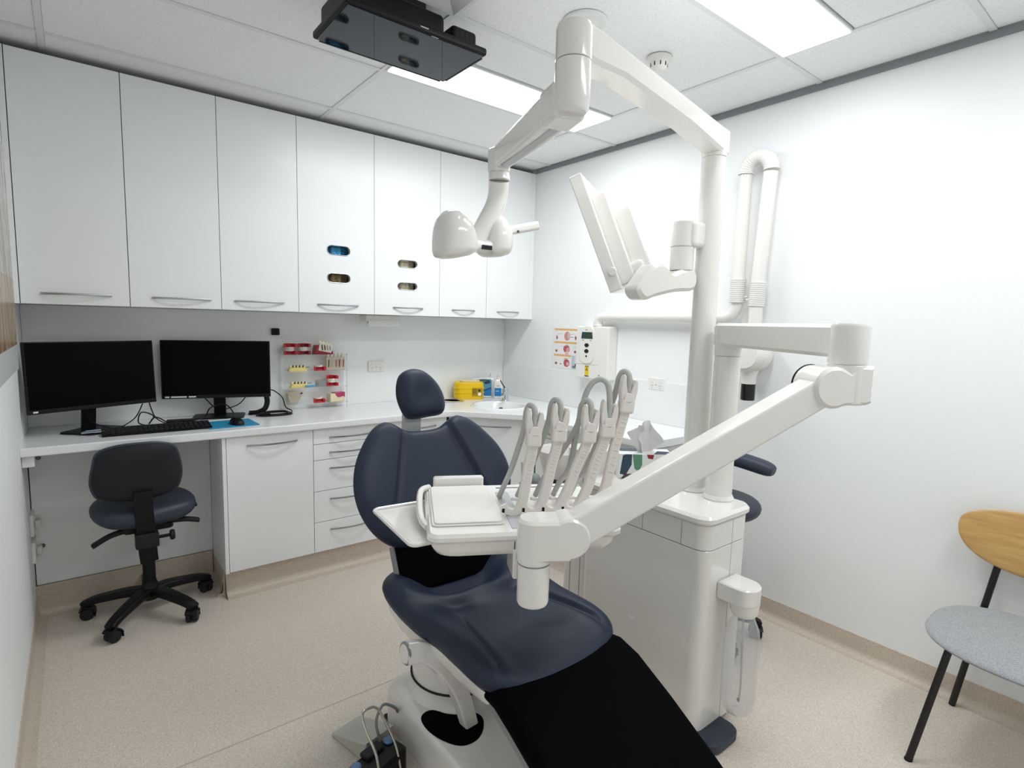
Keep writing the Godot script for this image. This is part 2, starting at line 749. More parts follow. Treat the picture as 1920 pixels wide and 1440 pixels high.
func build_ceiling() -> void:
	var c := setting("ceiling", "white tiled suspended ceiling", bx(V(XL - 0.15, CEIL + 0.03, ZB - 0.15), V(XR + 0.15, CEIL + 0.18, ZF + 0.15)), M.grid_white)
	var xs := [XL, -0.055, 1.155, 2.355, XR]
	var zs := [ZB, -3.085, -2.475, -1.865, -1.245, -0.635, -0.025, 0.585, ZF]
	for i in xs.size() - 1:
		for j in zs.size() - 1:
			var x0: float = xs[i] + (0.012 if i > 0 else 0.0)
			var x1: float = xs[i + 1] - (0.012 if i < 3 else 0.014)
			var z0: float = zs[j] + 0.012
			var z1: float = zs[j + 1] - 0.012
			if i == 2 and j == 2:
				z0 = -2.146
			if i == 2 and j == 4:
				z0 = -0.96
			if i == 2 and j == 6:
				z0 = 0.29
			wpart(c, "ceiling_tile", bx(V(x0, CEIL + 0.004, z0), V(x1, CEIL + 0.02, z1), 0.003), M.ceiling_tile)
	for i in range(1, 4):
		for j in zs.size() - 1:
			wpart(c, "grid_bar", bx(V(xs[i] - 0.012, CEIL, zs[j]), V(xs[i] + 0.012, CEIL + 0.03, zs[j + 1])), M.grid_white)
	for j in range(1, zs.size() - 1):
		for i in xs.size() - 1:
			wpart(c, "grid_bar", bx(V(xs[i] + (0.012 if i > 0 else 0.0), CEIL + 0.0005, zs[j] - 0.012), V(xs[i + 1] - 0.012, CEIL + 0.03, zs[j] + 0.012)), M.grid_white)
	# things on the ceiling
	var s := thing("smoke_detector", "small round white smoke detector with slotted sides on ceiling", "smoke detector", V(1.985, CEIL, -1.575))
	part(s, "base", lathe(P2([0.0, -0.016, 0.047, -0.016, 0.052, -0.012, 0.053, 0.0, 0.0, 0.0])), M.plastic_matt)
	part(s, "sensor_head", lathe(P2([0.0, -0.052, 0.018, -0.052, 0.020, -0.050, 0.028, -0.047, 0.034, -0.040, 0.036, -0.022, 0.042, -0.015, 0.0, -0.014])), M.plastic_matt)
	for k in 9:
		var a := TAU * k / 9.0 + 0.2
		part(s, "vent_slot", box(0.004, 0.015, 0.004), M.charcoal, Transform3D(Basis(Vector3.UP, -a), V(0.0345 * cos(a), -0.031, 0.0345 * sin(a))))
	var sp := thing("ceiling_speaker", "flat round white speaker grille set in the ceiling", "speaker", V(1.550, CEIL, -1.582))
	part(sp, "rim", lathe(P2([0.0, -0.004, 0.068, -0.006, 0.079, -0.005, 0.083, -0.001, 0.083, 0.002, 0.0, 0.002]), 40), M.grid_white)
	part(sp, "grille", lathe(P2([0.0, -0.012, 0.025, -0.011, 0.045, -0.008, 0.05, -0.004, 0.0, -0.004]), 32), M.plastic_matt)
	var d := thing("air_diffuser", "square white air diffuser in the ceiling behind the television", "air vent", V(0.855, CEIL, -1.555))
	for k in 4:
		var w := 0.56 - 0.13 * k
		var y := -0.010 + 0.012 * (k % 2)
		var ring := PackedVector3Array()
		for q in 4:
			var b := Basis(Vector3.UP, PI / 2 * q)
			ring.append_array(xf(outward(box(w, 0.004, 0.05, 0.001)), Transform3D(b * Basis(Vector3.RIGHT, deg_to_rad(28)), b * V(0, y, w / 2 - 0.025))))
		part(d, "louvre", ring, M.grid_white)
	part(d, "neck", box(0.16, 0.004, 0.16, 0.001), M.light_grey, at(0, -0.001, 0))


# ------------------------------------------------------------------ joinery
func bow_handle(w: float) -> ArrayMesh:
	var key := "bow_%d" % int(w * 1000)
	if not meshes.has(key):
		var path := []
		for i in 17:
			var t := i / 16.0 * 2.0 - 1.0
			path.append(V(t * w / 2, 0, 0.027 * (1 - t * t) + 0.003))
		meshes[key] = fin(sweep(path, rrect(0.0065, 0.010, 0.002, 2), Vector3.UP))
	return meshes[key]


func door_mesh(w: float, h: float) -> ArrayMesh:
	var key := "door_%d_%d" % [int(round(w * 1000)), int(round(h * 1000))]
	if not meshes.has(key):
		meshes[key] = fin(box(w, h, 0.018, 0.0012))
	return meshes[key]


# an open box of boards: w wide, h high, d deep, front edge at z = 0, bottom at y = 0, middle at x = 0
func carcass(w: float, h: float, d: float) -> PackedVector3Array:
	var s := PackedVector3Array()
	var b := 0.016
	s.append_array(bx(V(-w / 2, 0, -d), V(-w / 2 + b, h, 0)))
	s.append_array(bx(V(w / 2 - b, 0, -d), V(w / 2, h, 0)))
	s.append_array(bx(V(-w / 2 + b, 0, -d), V(w / 2 - b, b, 0)))
	s.append_array(bx(V(-w / 2 + b, h - b, -d), V(w / 2 - b, h, 0)))
	s.append_array(bx(V(-w / 2 + b, b, -d), V(w / 2 - b, h - b, -d + 0.008)))
	return s


func slot_outline(w: float, h: float) -> PackedVector2Array:
	return PackedVector2Array(rrect(w, h, h * 0.499, 8))


func build_wall_cabinets() -> void:
	var xs := [-0.181, 0.2155, 0.611, 1.0055, 1.461, 1.921, 2.305, 2.694]
	var y0 := 1.497
	var h := 1.066
	var zf := -3.258      # back of the doors
	var labels := [
		"white wall cabinet beside the left wall, at the end of the row", "white wall cabinet above the gap between the two monitors", "white wall cabinet above the right-hand monitor and small black bracket",
		"white wall cabinet with a blue and a brown glove slot", "white wall cabinet with two cream glove slots", "white wall cabinet between the cream glove slots and corner cabinet", "white wall cabinet in the corner against the right wall"]
	for i in 7:
		var w: float = xs[i + 1] - xs[i]
		var c: float = (xs[i + 1] + xs[i]) / 2.0
		var t := thing("wall_cabinet", labels[i], "cabinet", V(c, y0, zf - 0.002), 0.0, "white wall cabinets")
		part(t, "body", carcass(w - 0.001, h, zf - 0.002 - ZB), M.carcass)
		var hw: float = [0.255, 0.255, 0.25, 0.245, 0.21, 0.185, 0.20][i]
		var hx: float = [0.0, 0.02, -0.01, 0.0, 0.0, 0.0, 0.0][i]
		var dr: Node3D
		if i == 3 or i == 4:
			var csg := CSGBox3D.new()
			csg.name = "door"
			csg.size = V(w - 0.003, h - 0.002, 0.018)
			csg.material = M.laminate
			t.add_child(csg)
			csg.position = V(0, h / 2, 0.011)
			dr = csg
			var sx: float = [0.0, 0.0, 0.0, 0.005, -0.005][i]
			for k in 2:
				var sy: float = [[], [], [], [0.365, 0.205], [0.325, 0.185]][i][k] - h / 2
				var cut := CSGPolygon3D.new()
				cut.name = "slot"
				cut.polygon = slot_outline(0.135, 0.052 if i == 3 else 0.045)
				cut.operation = CSGShape3D.OPERATION_SUBTRACTION
				cut.depth = 0.06
				csg.add_child(cut)
				cut.position = V(sx, sy, 0.03)
			for k in 2:
				var sy: float = [[], [], [], [0.365, 0.205], [0.325, 0.185]][i][k]
				var path := []
				for q in rrect(0.137, 0.054 if i == 3 else 0.047, 0.0265 if i == 3 else 0.023, 8):
					path.append(V(q.x + sx, q.y + sy, 0.0195))
				part(t, "slot_rim", tube(path, 0.0028, 8, true), M.steel)
			for k in 2:
				var sy: float = [[], [], [], [0.365, 0.205], [0.325, 0.185]][i][k]
				var cm: Material = [[], [], [], [M.glove_blue, M.glove_brown], [M.glove_cream, M.glove_cream]][i][k]
				var lb: String = [[], [], [], ["crumpled blue gloves behind the upper slot of cabinet door", "brownish gloves behind the lower slot beneath the blue gloves"], ["cream gloves behind the upper slot of cabinet door", "cream gloves behind the lower slot, beneath other cream gloves"]][i][k]
				var g := thing("glove_stack", lb, "gloves", V(c + sx, y0 + sy - 0.05, zf - 0.055), 0.0, "gloves behind the cabinet slots")
				for n in 3:
					var nz := FastNoiseLite.new()
					nz.seed = 7 + 5 * i + 11 * k + n
					nz.frequency = 9.0
					var fr := func(p: Vector2, s: float) -> float: return 0.020 * rim(s, 6.0) + 0.014 * nz.get_noise_2d(p.x * 3.0, p.y * 7.0) * (1.0 - s * s) - 0.010 * absf(n - 1)
					part(g, "glove", cushion(rrect(0.07, 0.085, 0.02, 4), Vector2.ZERO, 12, fr, func(_p, _s): return -0.014), cm, at(-0.05 + 0.05 * n, 0.05, 0.012 * (n % 2)), 60.0)
				part(g, "glove_box", box(0.20, 0.10, 0.06, 0.002), M.carcass, at(0, 0.05, -0.05))
		else:
			dr = mi(t, "door", door_mesh(w - 0.003, h - 0.002), M.laminate, at(0, h / 2, 0.011))
		mi(t if dr is CSGShape3D else dr, "handle", bow_handle(hw), M.steel, at(hx, (0.0475 if dr is CSGShape3D else 0.0475 - h / 2), 0.020 if dr is CSGShape3D else 0.009))
	var f := thing("cabinet_filler", "narrow white filler strip between wall cabinets and left wall", "filler strip", V(-0.193, y0, zf))
	part(f, "strip", bx(V(-0.011, 0, -0.32), V(0.0105, h, 0.018), 0.001), M.laminate)
	var f2 := thing("cabinet_filler", "narrow white filler strip between corner wall cabinet and right wall", "filler strip", V(2.717, y0, zf))
	part(f2, "strip", bx(V(-0.021, 0, -0.32), V(0.022, h, 0.014), 0.001), M.laminate)


func drawers(t: Node3D, w: float, ys: Array, hw: float) -> void:
	for k in ys.size() - 1:
		var hh: float = ys[k] - ys[k + 1] - 0.003
		var d := mi(t, "drawer", door_mesh(w - 0.003, hh), M.laminate, at(0, (ys[k] + ys[k + 1]) / 2.0, 0.011))
		mi(d, "handle", bow_handle(hw), M.steel, at(0, hh / 2 - 0.05, 0.009))


func build_base_cabinets() -> void:
	var zf := -3.078   # back of the doors
	var top := 0.850
	var bot := 0.133
	var e := thing("desk_end_panel", "upright white board closing the desk's knee space", "panel", V(0.566, 0, -3.23))
	part(e, "board", bx(V(-0.009, 0.13, -0.17), V(0.009, top, 0.172), 0.001), M.laminate)
	var bp := thing("desk_back_panel", "wide white board at the back of the desk's knee space", "panel", V(0.18, 0.15, -3.40))
	part(bp, "board", bx(V(-0.381, 0, -0.012), V(0.376, 0.70, 0.006), 0.001), M.laminate)
	for p in [[-0.345, 0.625], [-0.35, 0.195]]:
		part(bp, "screw_cap", xf(cyl(0.010, 0.006, 0.002, 14), rot(Vector3.RIGHT, 90, V(p[0], p[1], 0.006))), M.dark_steel)
	var br := thing("desk_bracket", "small white batten under the worktop at left wall", "bracket", V(XL + 0.022, 0.80, -3.10))
	part(br, "batten", box(0.042, 0.05, 0.03, 0.002), M.laminate, at(0, 0.025, 0))
	# cupboard, drawers, cupboard along the cabinet wall
	var c := thing("base_cabinet", "white base cupboard with one door beside the desk's knee space", "cabinet", V(0.796, 0, zf - 0.002))
	part(c, "body", moved(carcass(0.44, top - bot, 0.50), V(0, bot, 0)), M.carcass)
	var d := mi(c, "door", door_mesh(0.437, top - bot - 0.003), M.laminate, at(0, (top + bot) / 2, 0.011))
	mi(d, "handle", bow_handle(0.255), M.steel, at(0.005, 0.308, 0.009))
	c = thing("drawer_cabinet", "white five-drawer base cabinet beside the single-door cupboard", "cabinet", V(1.237, 0, zf - 0.002))
	part(c, "body", moved(carcass(0.44, top - bot, 0.50), V(0, bot, 0)), M.carcass)
	drawers(c, 0.442, [0.849, 0.762, 0.670, 0.490, 0.309, 0.133], 0.26)
	c = thing("base_cabinet", "white base cupboard hidden behind the dental chair's backrest", "cabinet", V(1.672, 0, zf - 0.002))
	part(c, "body", moved(carcass(0.42, top - bot, 0.50), V(0, bot, 0)), M.carcass)
	d = mi(c, "door", door_mesh(0.417, top - bot - 0.003), M.laminate, at(0, (top + bot) / 2, 0.011))
	mi(d, "handle", bow_handle(0.255), M.steel, at(0, 0.308, 0.009))
	# the corner cupboard across the corner
	var a := V(1.893, 0, -3.070)
	var b := V(2.290, 0, -2.652)
	var n := V((b - a).z, 0, -(b - a).x).normalized() * -1.0
	c = thing("corner_cabinet", "white corner base cupboard with slanted door below the round sink", "cabinet", (a + b) / 2 - n * 0.02)
	c.basis = facing(n, Vector3.ZERO).basis
	var cw := a.distance_to(b)
	part(c, "body", moved(carcass(cw - 0.01, top - bot, 0.22), V(0, bot, 0)), M.carcass)
	d = mi(c, "door", door_mesh(cw - 0.02, top - bot - 0.003), M.laminate, at(0, (top + bot) / 2, 0.011))
	mi(d, "handle", bow_handle(0.27), M.steel, at(0, 0.308, 0.009))
	part(c, "gap_shade", bx(V(-cw / 2, top - 0.02, 0.0), V(-cw / 2 + 0.004, top - 0.004, 0.021)), M.charcoal)  # charcoal sliver painting the shaded gap beside the slanted door
	# drawers along the right wall
	var lb := ["white drawer cabinet on the right wall beside the corner cupboard", "white drawer cabinet on the right wall behind the dental unit"]
	for k in 2:
		c = thing("drawer_cabinet", lb[k], "cabinet", V(2.292, 0, -2.415 + 0.462 * k), -PI / 2)
		part(c, "body", moved(carcass(0.455, top - bot, 0.44), V(0, bot, 0)), M.carcass)
		drawers(c, 0.458, [0.849, 0.762, 0.670, 0.490, 0.309, 0.133], 0.26)
	var k1 := thing("cabinet_plinth", "beige vinyl plinth, darkened for shade, under the cabinets of the back wall", "plinth", V(1.2, 0, -3.09))
	wpart(k1, "vinyl", cove(V(0.559, 0, -3.092), V(1.90, 0, -3.092), Vector3.BACK, 0.131, 0.06), M.vinyl_cove_shaded)
	wpart(k1, "end_vinyl", cove(V(0.559, 0, -3.10), V(0.559, 0, -3.39), Vector3.LEFT, 0.131, 0.040), M.vinyl_cove_shaded)
	var k2 := thing("cabinet_plinth", "beige vinyl plinth, darkened for shade, under the corner and right wall cabinets", "plinth", V(2.3, 0, -2.4))
	wpart(k2, "vinyl", cove(V(2.31, 0, -2.64), V(2.31, 0, -1.72), Vector3.LEFT, 0.131, 0.10), M.vinyl_cove_shaded)
	wpart(k2, "corner_vinyl", cove(V(1.90, 0, -3.09), V(2.31, 0, -2.66), V(-0.72, 0, 0.69).normalized(), 0.131, 0.07), M.vinyl_cove_shaded)


func build_worktop() -> void:
	var t := thing("worktop", "long white worktop running round the corner over the base cabinets", "worktop", V(1.2, 0.852, -3.3))
	var csg := CSGPolygon3D.new()
	csg.name = "slab"
	csg.polygon = PackedVector2Array([Vector2(XL, 3.597), Vector2(XL, 3.052), Vector2(1.895, 3.030), Vector2(1.925, 3.012), Vector2(2.215, 2.690), Vector2(2.232, 2.655), Vector2(2.232, 1.72), Vector2(2.24, 1.712), Vector2(XR, 1.712), Vector2(XR, 3.597)])
	csg.depth = 0.038
	csg.material = M.worktop
	t.add_child(csg)
	csg.global_transform = Transform3D(Basis(Vector3.RIGHT, -PI / 2), V(0, 0.890, 0))
	for h in [[2.31, -3.06, 0.185], [2.139, -3.407, 0.072]]:
		var hole := CSGCylinder3D.new()
		hole.name = "hole"
		hole.radius = h[2]
		hole.height = 0.2
		hole.sides = 48
		hole.operation = CSGShape3D.OPERATION_SUBTRACTION
		hole.material = M.worktop
		csg.add_child(hole)
		hole.global_transform = Transform3D(Basis.IDENTITY, V(h[0], 0.87, h[1]))
	var path := [V(XL + 0.001, 0.8714, -3.0535), V(1.89, 0.8714, -3.0315), V(1.922, 0.8714, -3.014), V(2.212, 0.8714, -2.691), V(2.2315, 0.8714, -2.655), V(2.2315, 0.8714, -1.714)]
	wpart(t, "front_edge", sweep(path, rrect(0.012, 0.0385, 0.006, 3), Vector3.UP), M.worktop)


func build_splash() -> void:
	var s := setting("trim_3", "glossy white splashback panel between worktop and wall cabinets", bx(V(XL + 0.001, 0.8905, ZB), V(XR - 0.001, 1.4955, ZB + 0.006), 0.001), M.splash)
	s = setting("trim_4", "low white splashback strip along the right wall", bx(V(XR - 0.006, 0.8905, -3.585), V(XR, 1.1405, -1.72), 0.001), M.splash)


# ------------------------------------------------------------------ desk
func monitor(label: String, o: Vector3, n: Vector3, tilt: float, foot_w: float, foot_turn: float, stickers: Array) -> void:
	var t := thing("monitor", label, "monitor", V(o.x, 0.8905, o.z) - n * 0.075, 0.0, "desk monitors")
	t.basis = facing(n, Vector3.ZERO).basis
	var p := Transform3D(Basis(Vector3.RIGHT, deg_to_rad(-tilt)), V(0, o.y - 0.8905, 0.075))
	var c := part(t, "casing", xf(box(0.545, 0.322, 0.018, 0.004, 2), at(0, 0, -0.009)), M.black_plastic, p)
	part(c, "screen", box(0.531, 0.298, 0.002, 0.0005), M.screen, at(0, 0.007, 0.0))
	part(c, "chin", box(0.541, 0.018, 0.004, 0.001), M.black_plastic, at(0, -0.151, -0.001))
	part(c, "rear_bulge", ext(rrect(0.30, 0.22, 0.04, 4), 0.03, 0.012), M.black_plastic, at(0, -0.01, -0.046))
	for s in stickers:
		part(c, "sticker", box(s[1], 0.007, 0.001), M.paper, at(s[0], -0.151, 0.0015))
	part(t, "neck", sweep([V(0, 0.006, -0.02), V(0, 0.12, -0.005), V(0, 0.25, 0.022)], rrect(0.062, 0.018, 0.006, 2), Vector3.BACK), M.black_plastic)
	part(t, "foot", ext(rrect(foot_w, 0.17, 0.02, 3), 0.008, 0.002), M.black_plastic, Transform3D(Basis(Vector3.UP, deg_to_rad(foot_turn)) * Basis(Vector3.RIGHT, -PI / 2), V(0, 0.0, 0.03)))


func cable(label: String, pts: Array, r := 0.0028) -> void:
	var line := curve(pts, 8)
	var o := wpart(self, "cable", tube(line, r, 8), M.black_plastic)
	tag(o, label, "cable", "desk cables")


func build_desk_things() -> void:
	monitor("black desktop monitor standing next to the left wall", V(0.068, 1.168, -3.315), V(0.395, 0, 0.918).normalized(), 3.0, 0.22, 25.0, [[-0.245, 0.018]])
	monitor("black desktop monitor standing next to the dental models", V(0.617, 1.166, -3.450), V(-0.272, 0, 0.962).normalized(), 2.0, 0.26, 0.0, [[-0.245, 0.02], [-0.19, 0.075], [-0.125, 0.035]])
	var wt := 0.8905
	var k := thing("keyboard", "black computer keyboard on the worktop", "keyboard", V(0.305, wt, -3.215), deg_to_rad(-1))
	var prof := [Vector2(-0.068, 0.0), Vector2(0.068, 0.0), Vector2(0.070, 0.008), Vector2(-0.068, 0.022), Vector2(-0.070, 0.018)]
	var rings := []
	for x in [-0.228, 0.228]:
		var ring := PackedVector3Array()
		for q in prof:
			ring.append(V(x, q.y, q.x))
		rings.append(ring)
	part(k, "body", loft(rings), M.black_plastic)
	var keys := PackedVector3Array()
	for r in 5:
		for c in 20:
			var z := -0.048 + 0.0235 * r
			keys.append_array(moved(box(0.0185, 0.006, 0.0185, 0.002), V(-0.209 + 0.022 * c, 0.0205 - 0.1 * (z + 0.068) + 0.002, z)))
	tag(part(k, "keys", keys, M.charcoal), "black key caps", "", "", "stuff")
	var mp := thing("mouse_pad", "flat bright blue mouse pad", "mouse pad", V(0.632, wt, -3.225), deg_to_rad(2))
	part(mp, "mat", box(0.24, 0.004, 0.21, 0.0015), M.pad_blue, at(0, 0.002, 0))
	var ms := thing("computer_mouse", "black computer mouse on the blue pad", "mouse", V(0.655, wt + 0.004, -3.185), deg_to_rad(10))
	part(ms, "body", xf(cushion(ellipse(0.031, 0.055, 24, 2.4), Vector2.ZERO, 8, func(p, s): return 0.034 * rim(s, 3.0) + 0.006 * p.y, func(_p, _s): return 0.0), rot(Vector3.RIGHT, -90)), M.black_plastic)
	part(ms, "wheel", xf(cyl(0.008, 0.006, 0.001, 12), rot(Vector3.BACK, 90, V(0.003, 0.031, -0.03))), M.charcoal)
	var pp := thing("paper_sheet", "white paper lying under the monitor's edge near the blue pad", "paper", V(0.60, wt, -3.345), deg_to_rad(8))
	part(pp, "sheet", box(0.17, 0.003, 0.06), M.paper, at(0, 0.0015, 0))
	for i in 3:
		var q := thing("pen", ["silver pen lying left of the black keyboard, longest", "pale blue pen between two silver pens", "silver pen lying nearest the keyboard's edge"][i], "pen", V(0.065 + 0.008 * i, wt + 0.013, -3.235 - 0.022 * i), deg_to_rad(-4 + 7 * i))
		part(q, "barrel", xf(cyl(0.005, 0.125, 0.001, 10), rot(Vector3.BACK, 90, V(0.06, 0, 0))), [M.steel, M.pack_blue, M.light_grey][i])
		part(q, "tip", xf(cyl(0.005, 0.014, 0.001, 10, 0.0015), rot(Vector3.BACK, -90, V(0.06, 0, 0))), M.charcoal)
	var dk := thing("docking_box", "small black box with plugged cables behind the keyboard", "docking station", V(0.42, wt, -3.36), deg_to_rad(-8))
	part(dk, "case", box(0.13, 0.022, 0.06, 0.004, 2), M.black_plastic, at(0, 0.011, 0))
	part(dk, "port_strip", box(0.10, 0.008, 0.002), M.charcoal, at(0, 0.011, 0.030))
	var d2 := thing("device_stand", "black curved stand beside the coiled cable under the monitor's corner", "stand", V(0.862, wt, -3.485), deg_to_rad(-14))
	part(d2, "upright", sweep(curve([V(0.020, 0.105, -0.012), V(0.024, 0.070, -0.006), V(0.010, 0.030, 0.004), V(-0.030, 0.010, 0.012), V(-0.075, 0.008, 0.016)], 5), rrect(0.030, 0.014, 0.005, 2), Vector3.BACK), M.black_plastic)
	part(d2, "foot", ext(rrect(0.12, 0.07, 0.02, 3), 0.007, 0.002), M.black_plastic, rot(Vector3.RIGHT, -90, V(-0.02, 0, 0.0)))
	cable("thin black cable hanging behind the left wall's monitor", [V(0.02, 1.0, -3.34), V(0.05, 0.93, -3.36), V(0.14, 0.895, -3.36), V(0.22, 0.93, -3.40), V(0.26, 1.0, -3.43)])
	cable("black cable dropping between the two monitors to the docking box", [V(0.285, 1.02, -3.44), V(0.31, 0.93, -3.42), V(0.35, 0.898, -3.38), V(0.39, 0.90, -3.36)])
	cable("twisted black cable loop beside the docking box", [V(0.36, 0.90, -3.38), V(0.31, 0.93, -3.39), V(0.28, 0.90, -3.38), V(0.30, 0.94, -3.37), V(0.25, 0.96, -3.39), V(0.235, 0.91, -3.38), V(0.27, 0.894, -3.36)], 0.0032)
	cable("black cable running from docking box to the other monitor's foot", [V(0.48, 0.90, -3.37), V(0.54, 0.91, -3.40), V(0.58, 0.95, -3.46), V(0.66, 0.96, -3.48), V(0.70, 0.905, -3.46)], 0.0034)
	cable("black cable drooping below the right-hand monitor", [V(0.56, 1.0, -3.50), V(0.63, 0.93, -3.52), V(0.72, 0.95, -3.49), V(0.76, 1.0, -3.45)])
	cable("black cable from the monitor's side down to the coil", [V(0.872, 1.045, -3.39), V(0.905, 1.035, -3.40), V(0.955, 0.99, -3.42), V(0.975, 0.93, -3.42), V(1.01, 0.905, -3.42), V(0.985, 0.894, -3.38)], 0.0032)
	var coil := []
	for i in 60:
		var a := i * TAU / 20.0
		coil.append(V(0.905 + (0.10 - 0.012 * (i / 20)) * cos(a), 0.894 + 0.0045 * (i / 20.0), -3.40 + 0.055 * sin(a)))
	var o := wpart(self, "coiled_cable", tube(coil, 0.0034, 8), M.black_plastic)
	tag(o, "coiled black cable lying on worktop beside the monitor", "cable")
	var b := thing("wall_bracket", "small black hook bracket stuck on the white splashback", "bracket", V(0.967, 1.355, ZB + 0.0065))
	part(b, "case", bx(V(-0.022, 0, 0), V(0.022, 0.042, 0.022), 0.005, 2), M.black_plastic)
	part(b, "hook", bx(V(0.004, 0.004, 0.022), V(0.020, 0.034, 0.032), 0.003, 2), M.charcoal)
	# sockets under the desk, on the left wall
	for i in 2:
		var s := thing("wall_socket", ["upper white wall socket under the desk at left wall", "lower white wall socket under the desk at left wall"][i], "socket", V(XL, [0.43, 0.30][i], -3.34), PI / 2)
		part(s, "plate", bx(V(-0.058, 0, 0), V(0.058, 0.10, 0.014), 0.003, 2), M.plastic_matt)
		part(s, "switch", bx(V(-0.04, 0.07, 0.014), V(-0.02, 0.09, 0.018), 0.001), M.plastic_matt)
		part(s, "plug", bx(V(0.01, 0.02, 0.014), V(0.045, 0.055, 0.035), 0.004), M.plastic_matt)


# ------------------------------------------------------------------ dental models on a clear shelf
# half an arch of teeth on a gum base: horseshoe in plan
func arch(w: float, d: float, h: float) -> PackedVector3Array:
	var outer := []
	var inner := []
	for i in 17:
		var a := PI * i / 16.0
		outer.append(Vector2(cos(a) * w / 2, -sin(a) * d + d * 0.5))
		inner.append(Vector2(cos(a) * (w / 2 - 0.014), -sin(a) * (d - 0.016) + d * 0.5))
	inner.reverse()
	return xf(ext(outer + inner, h, 0.003), rot(Vector3.RIGHT, 90, V(0, h, 0)))


func teeth(t: Node3D, w: float, d: float, y: float, up: float, m: Material, n := 12) -> void:
	var s := PackedVector3Array()
	for i in n:
		var a := PI * (i + 0.5) / n
		var q := Transform3D(Basis(Vector3.UP, PI / 2 - a), V(cos(a) * (w / 2 - 0.007), y, sin(a) * (d - 0.008) - d * 0.5))
		s.append_array(xf(moved(box(0.0085, 0.013, 0.007, 0.003), V(0, 0.0055 * up, 0)), q))
	tag(part(t, "teeth", s, m), "cream teeth", "", "", "stuff")


func jaw_pair(label: String, o: Vector3, w: float, gum: Material, turn: float) -> void:
	var t := thing("jaw_model", label, "dental model", o, turn, "dental models on the clear shelf")
	part(t, "lower_gum", arch(w, 0.055, 0.022), gum)
	teeth(t, w - 0.004, 0.053, 0.022, 1.0, M.tooth)
	part(t, "upper_gum", moved(arch(w, 0.055, 0.022), V(0, 0.046, 0)), gum)
	teeth(t, w - 0.004, 0.053, 0.046, -1.0, M.tooth)
	part(t, "hinge", bx(V(-0.012, 0.004, -0.035), V(0.012, 0.064, -0.029), 0.001), M.dark_steel)


func jaw_single(label: String, o: Vector3, w: float, turn: float, tool: bool) -> void:
	var t := thing("jaw_model", label, "dental model", o, turn, "dental models on the clear shelf")
	part(t, "gum", arch(w, 0.05, 0.024), M.red)
	part(t, "palate", xf(ext(ellipse(w / 2 - 0.01, 0.018, 16), 0.012, 0.003), rot(Vector3.RIGHT, 90, V(0, 0.012, 0.002))), M.red)
	teeth(t, w - 0.006, 0.048, 0.024, 0.6, M.tooth, 10)
	if tool:
		part(t, "probe", rod(V(w / 2 - 0.005, 0.008, 0.01), V(w / 2 + 0.028, 0.004, 0.02), 0.0018), M.dark_steel)


func quadrant(label: String, o: Vector3) -> void:
	var t := thing("quadrant_model", label, "dental model", o, deg_to_rad(-3), "dental models on the clear shelf")
	part(t, "base", xf(cushion(rrect(0.118, 0.034, 0.012, 4), Vector2.ZERO, 6, func(_p, s): return 0.022 * rim(s, 6.0), func(_p, _s): return 0.0), rot(Vector3.RIGHT, -90)), M.model_yellow)
	for i in 5:
		part(t, "tooth", xf(cushion(ellipse(0.009, 0.008, 12, 3.0), Vector2.ZERO, 4, func(_p, s): return 0.016 * rim(s, 4.0), func(_p, _s): return 0.0), rot(Vector3.RIGHT, -90)), M.ivory, at(-0.042 + 0.02 * i, 0.020, -0.003))
		if i < 4:
			part(t, "implant", rod(V(-0.030 + 0.02 * i, 0.018, 0.006), V(-0.026 + 0.02 * i, 0.036, 0.008), 0.0028), M.black_plastic)
	part(t, "pin", rod(V(0.05, 0.022, 0), V(0.075, 0.024, 0.002), 0.0018), M.dark_steel)


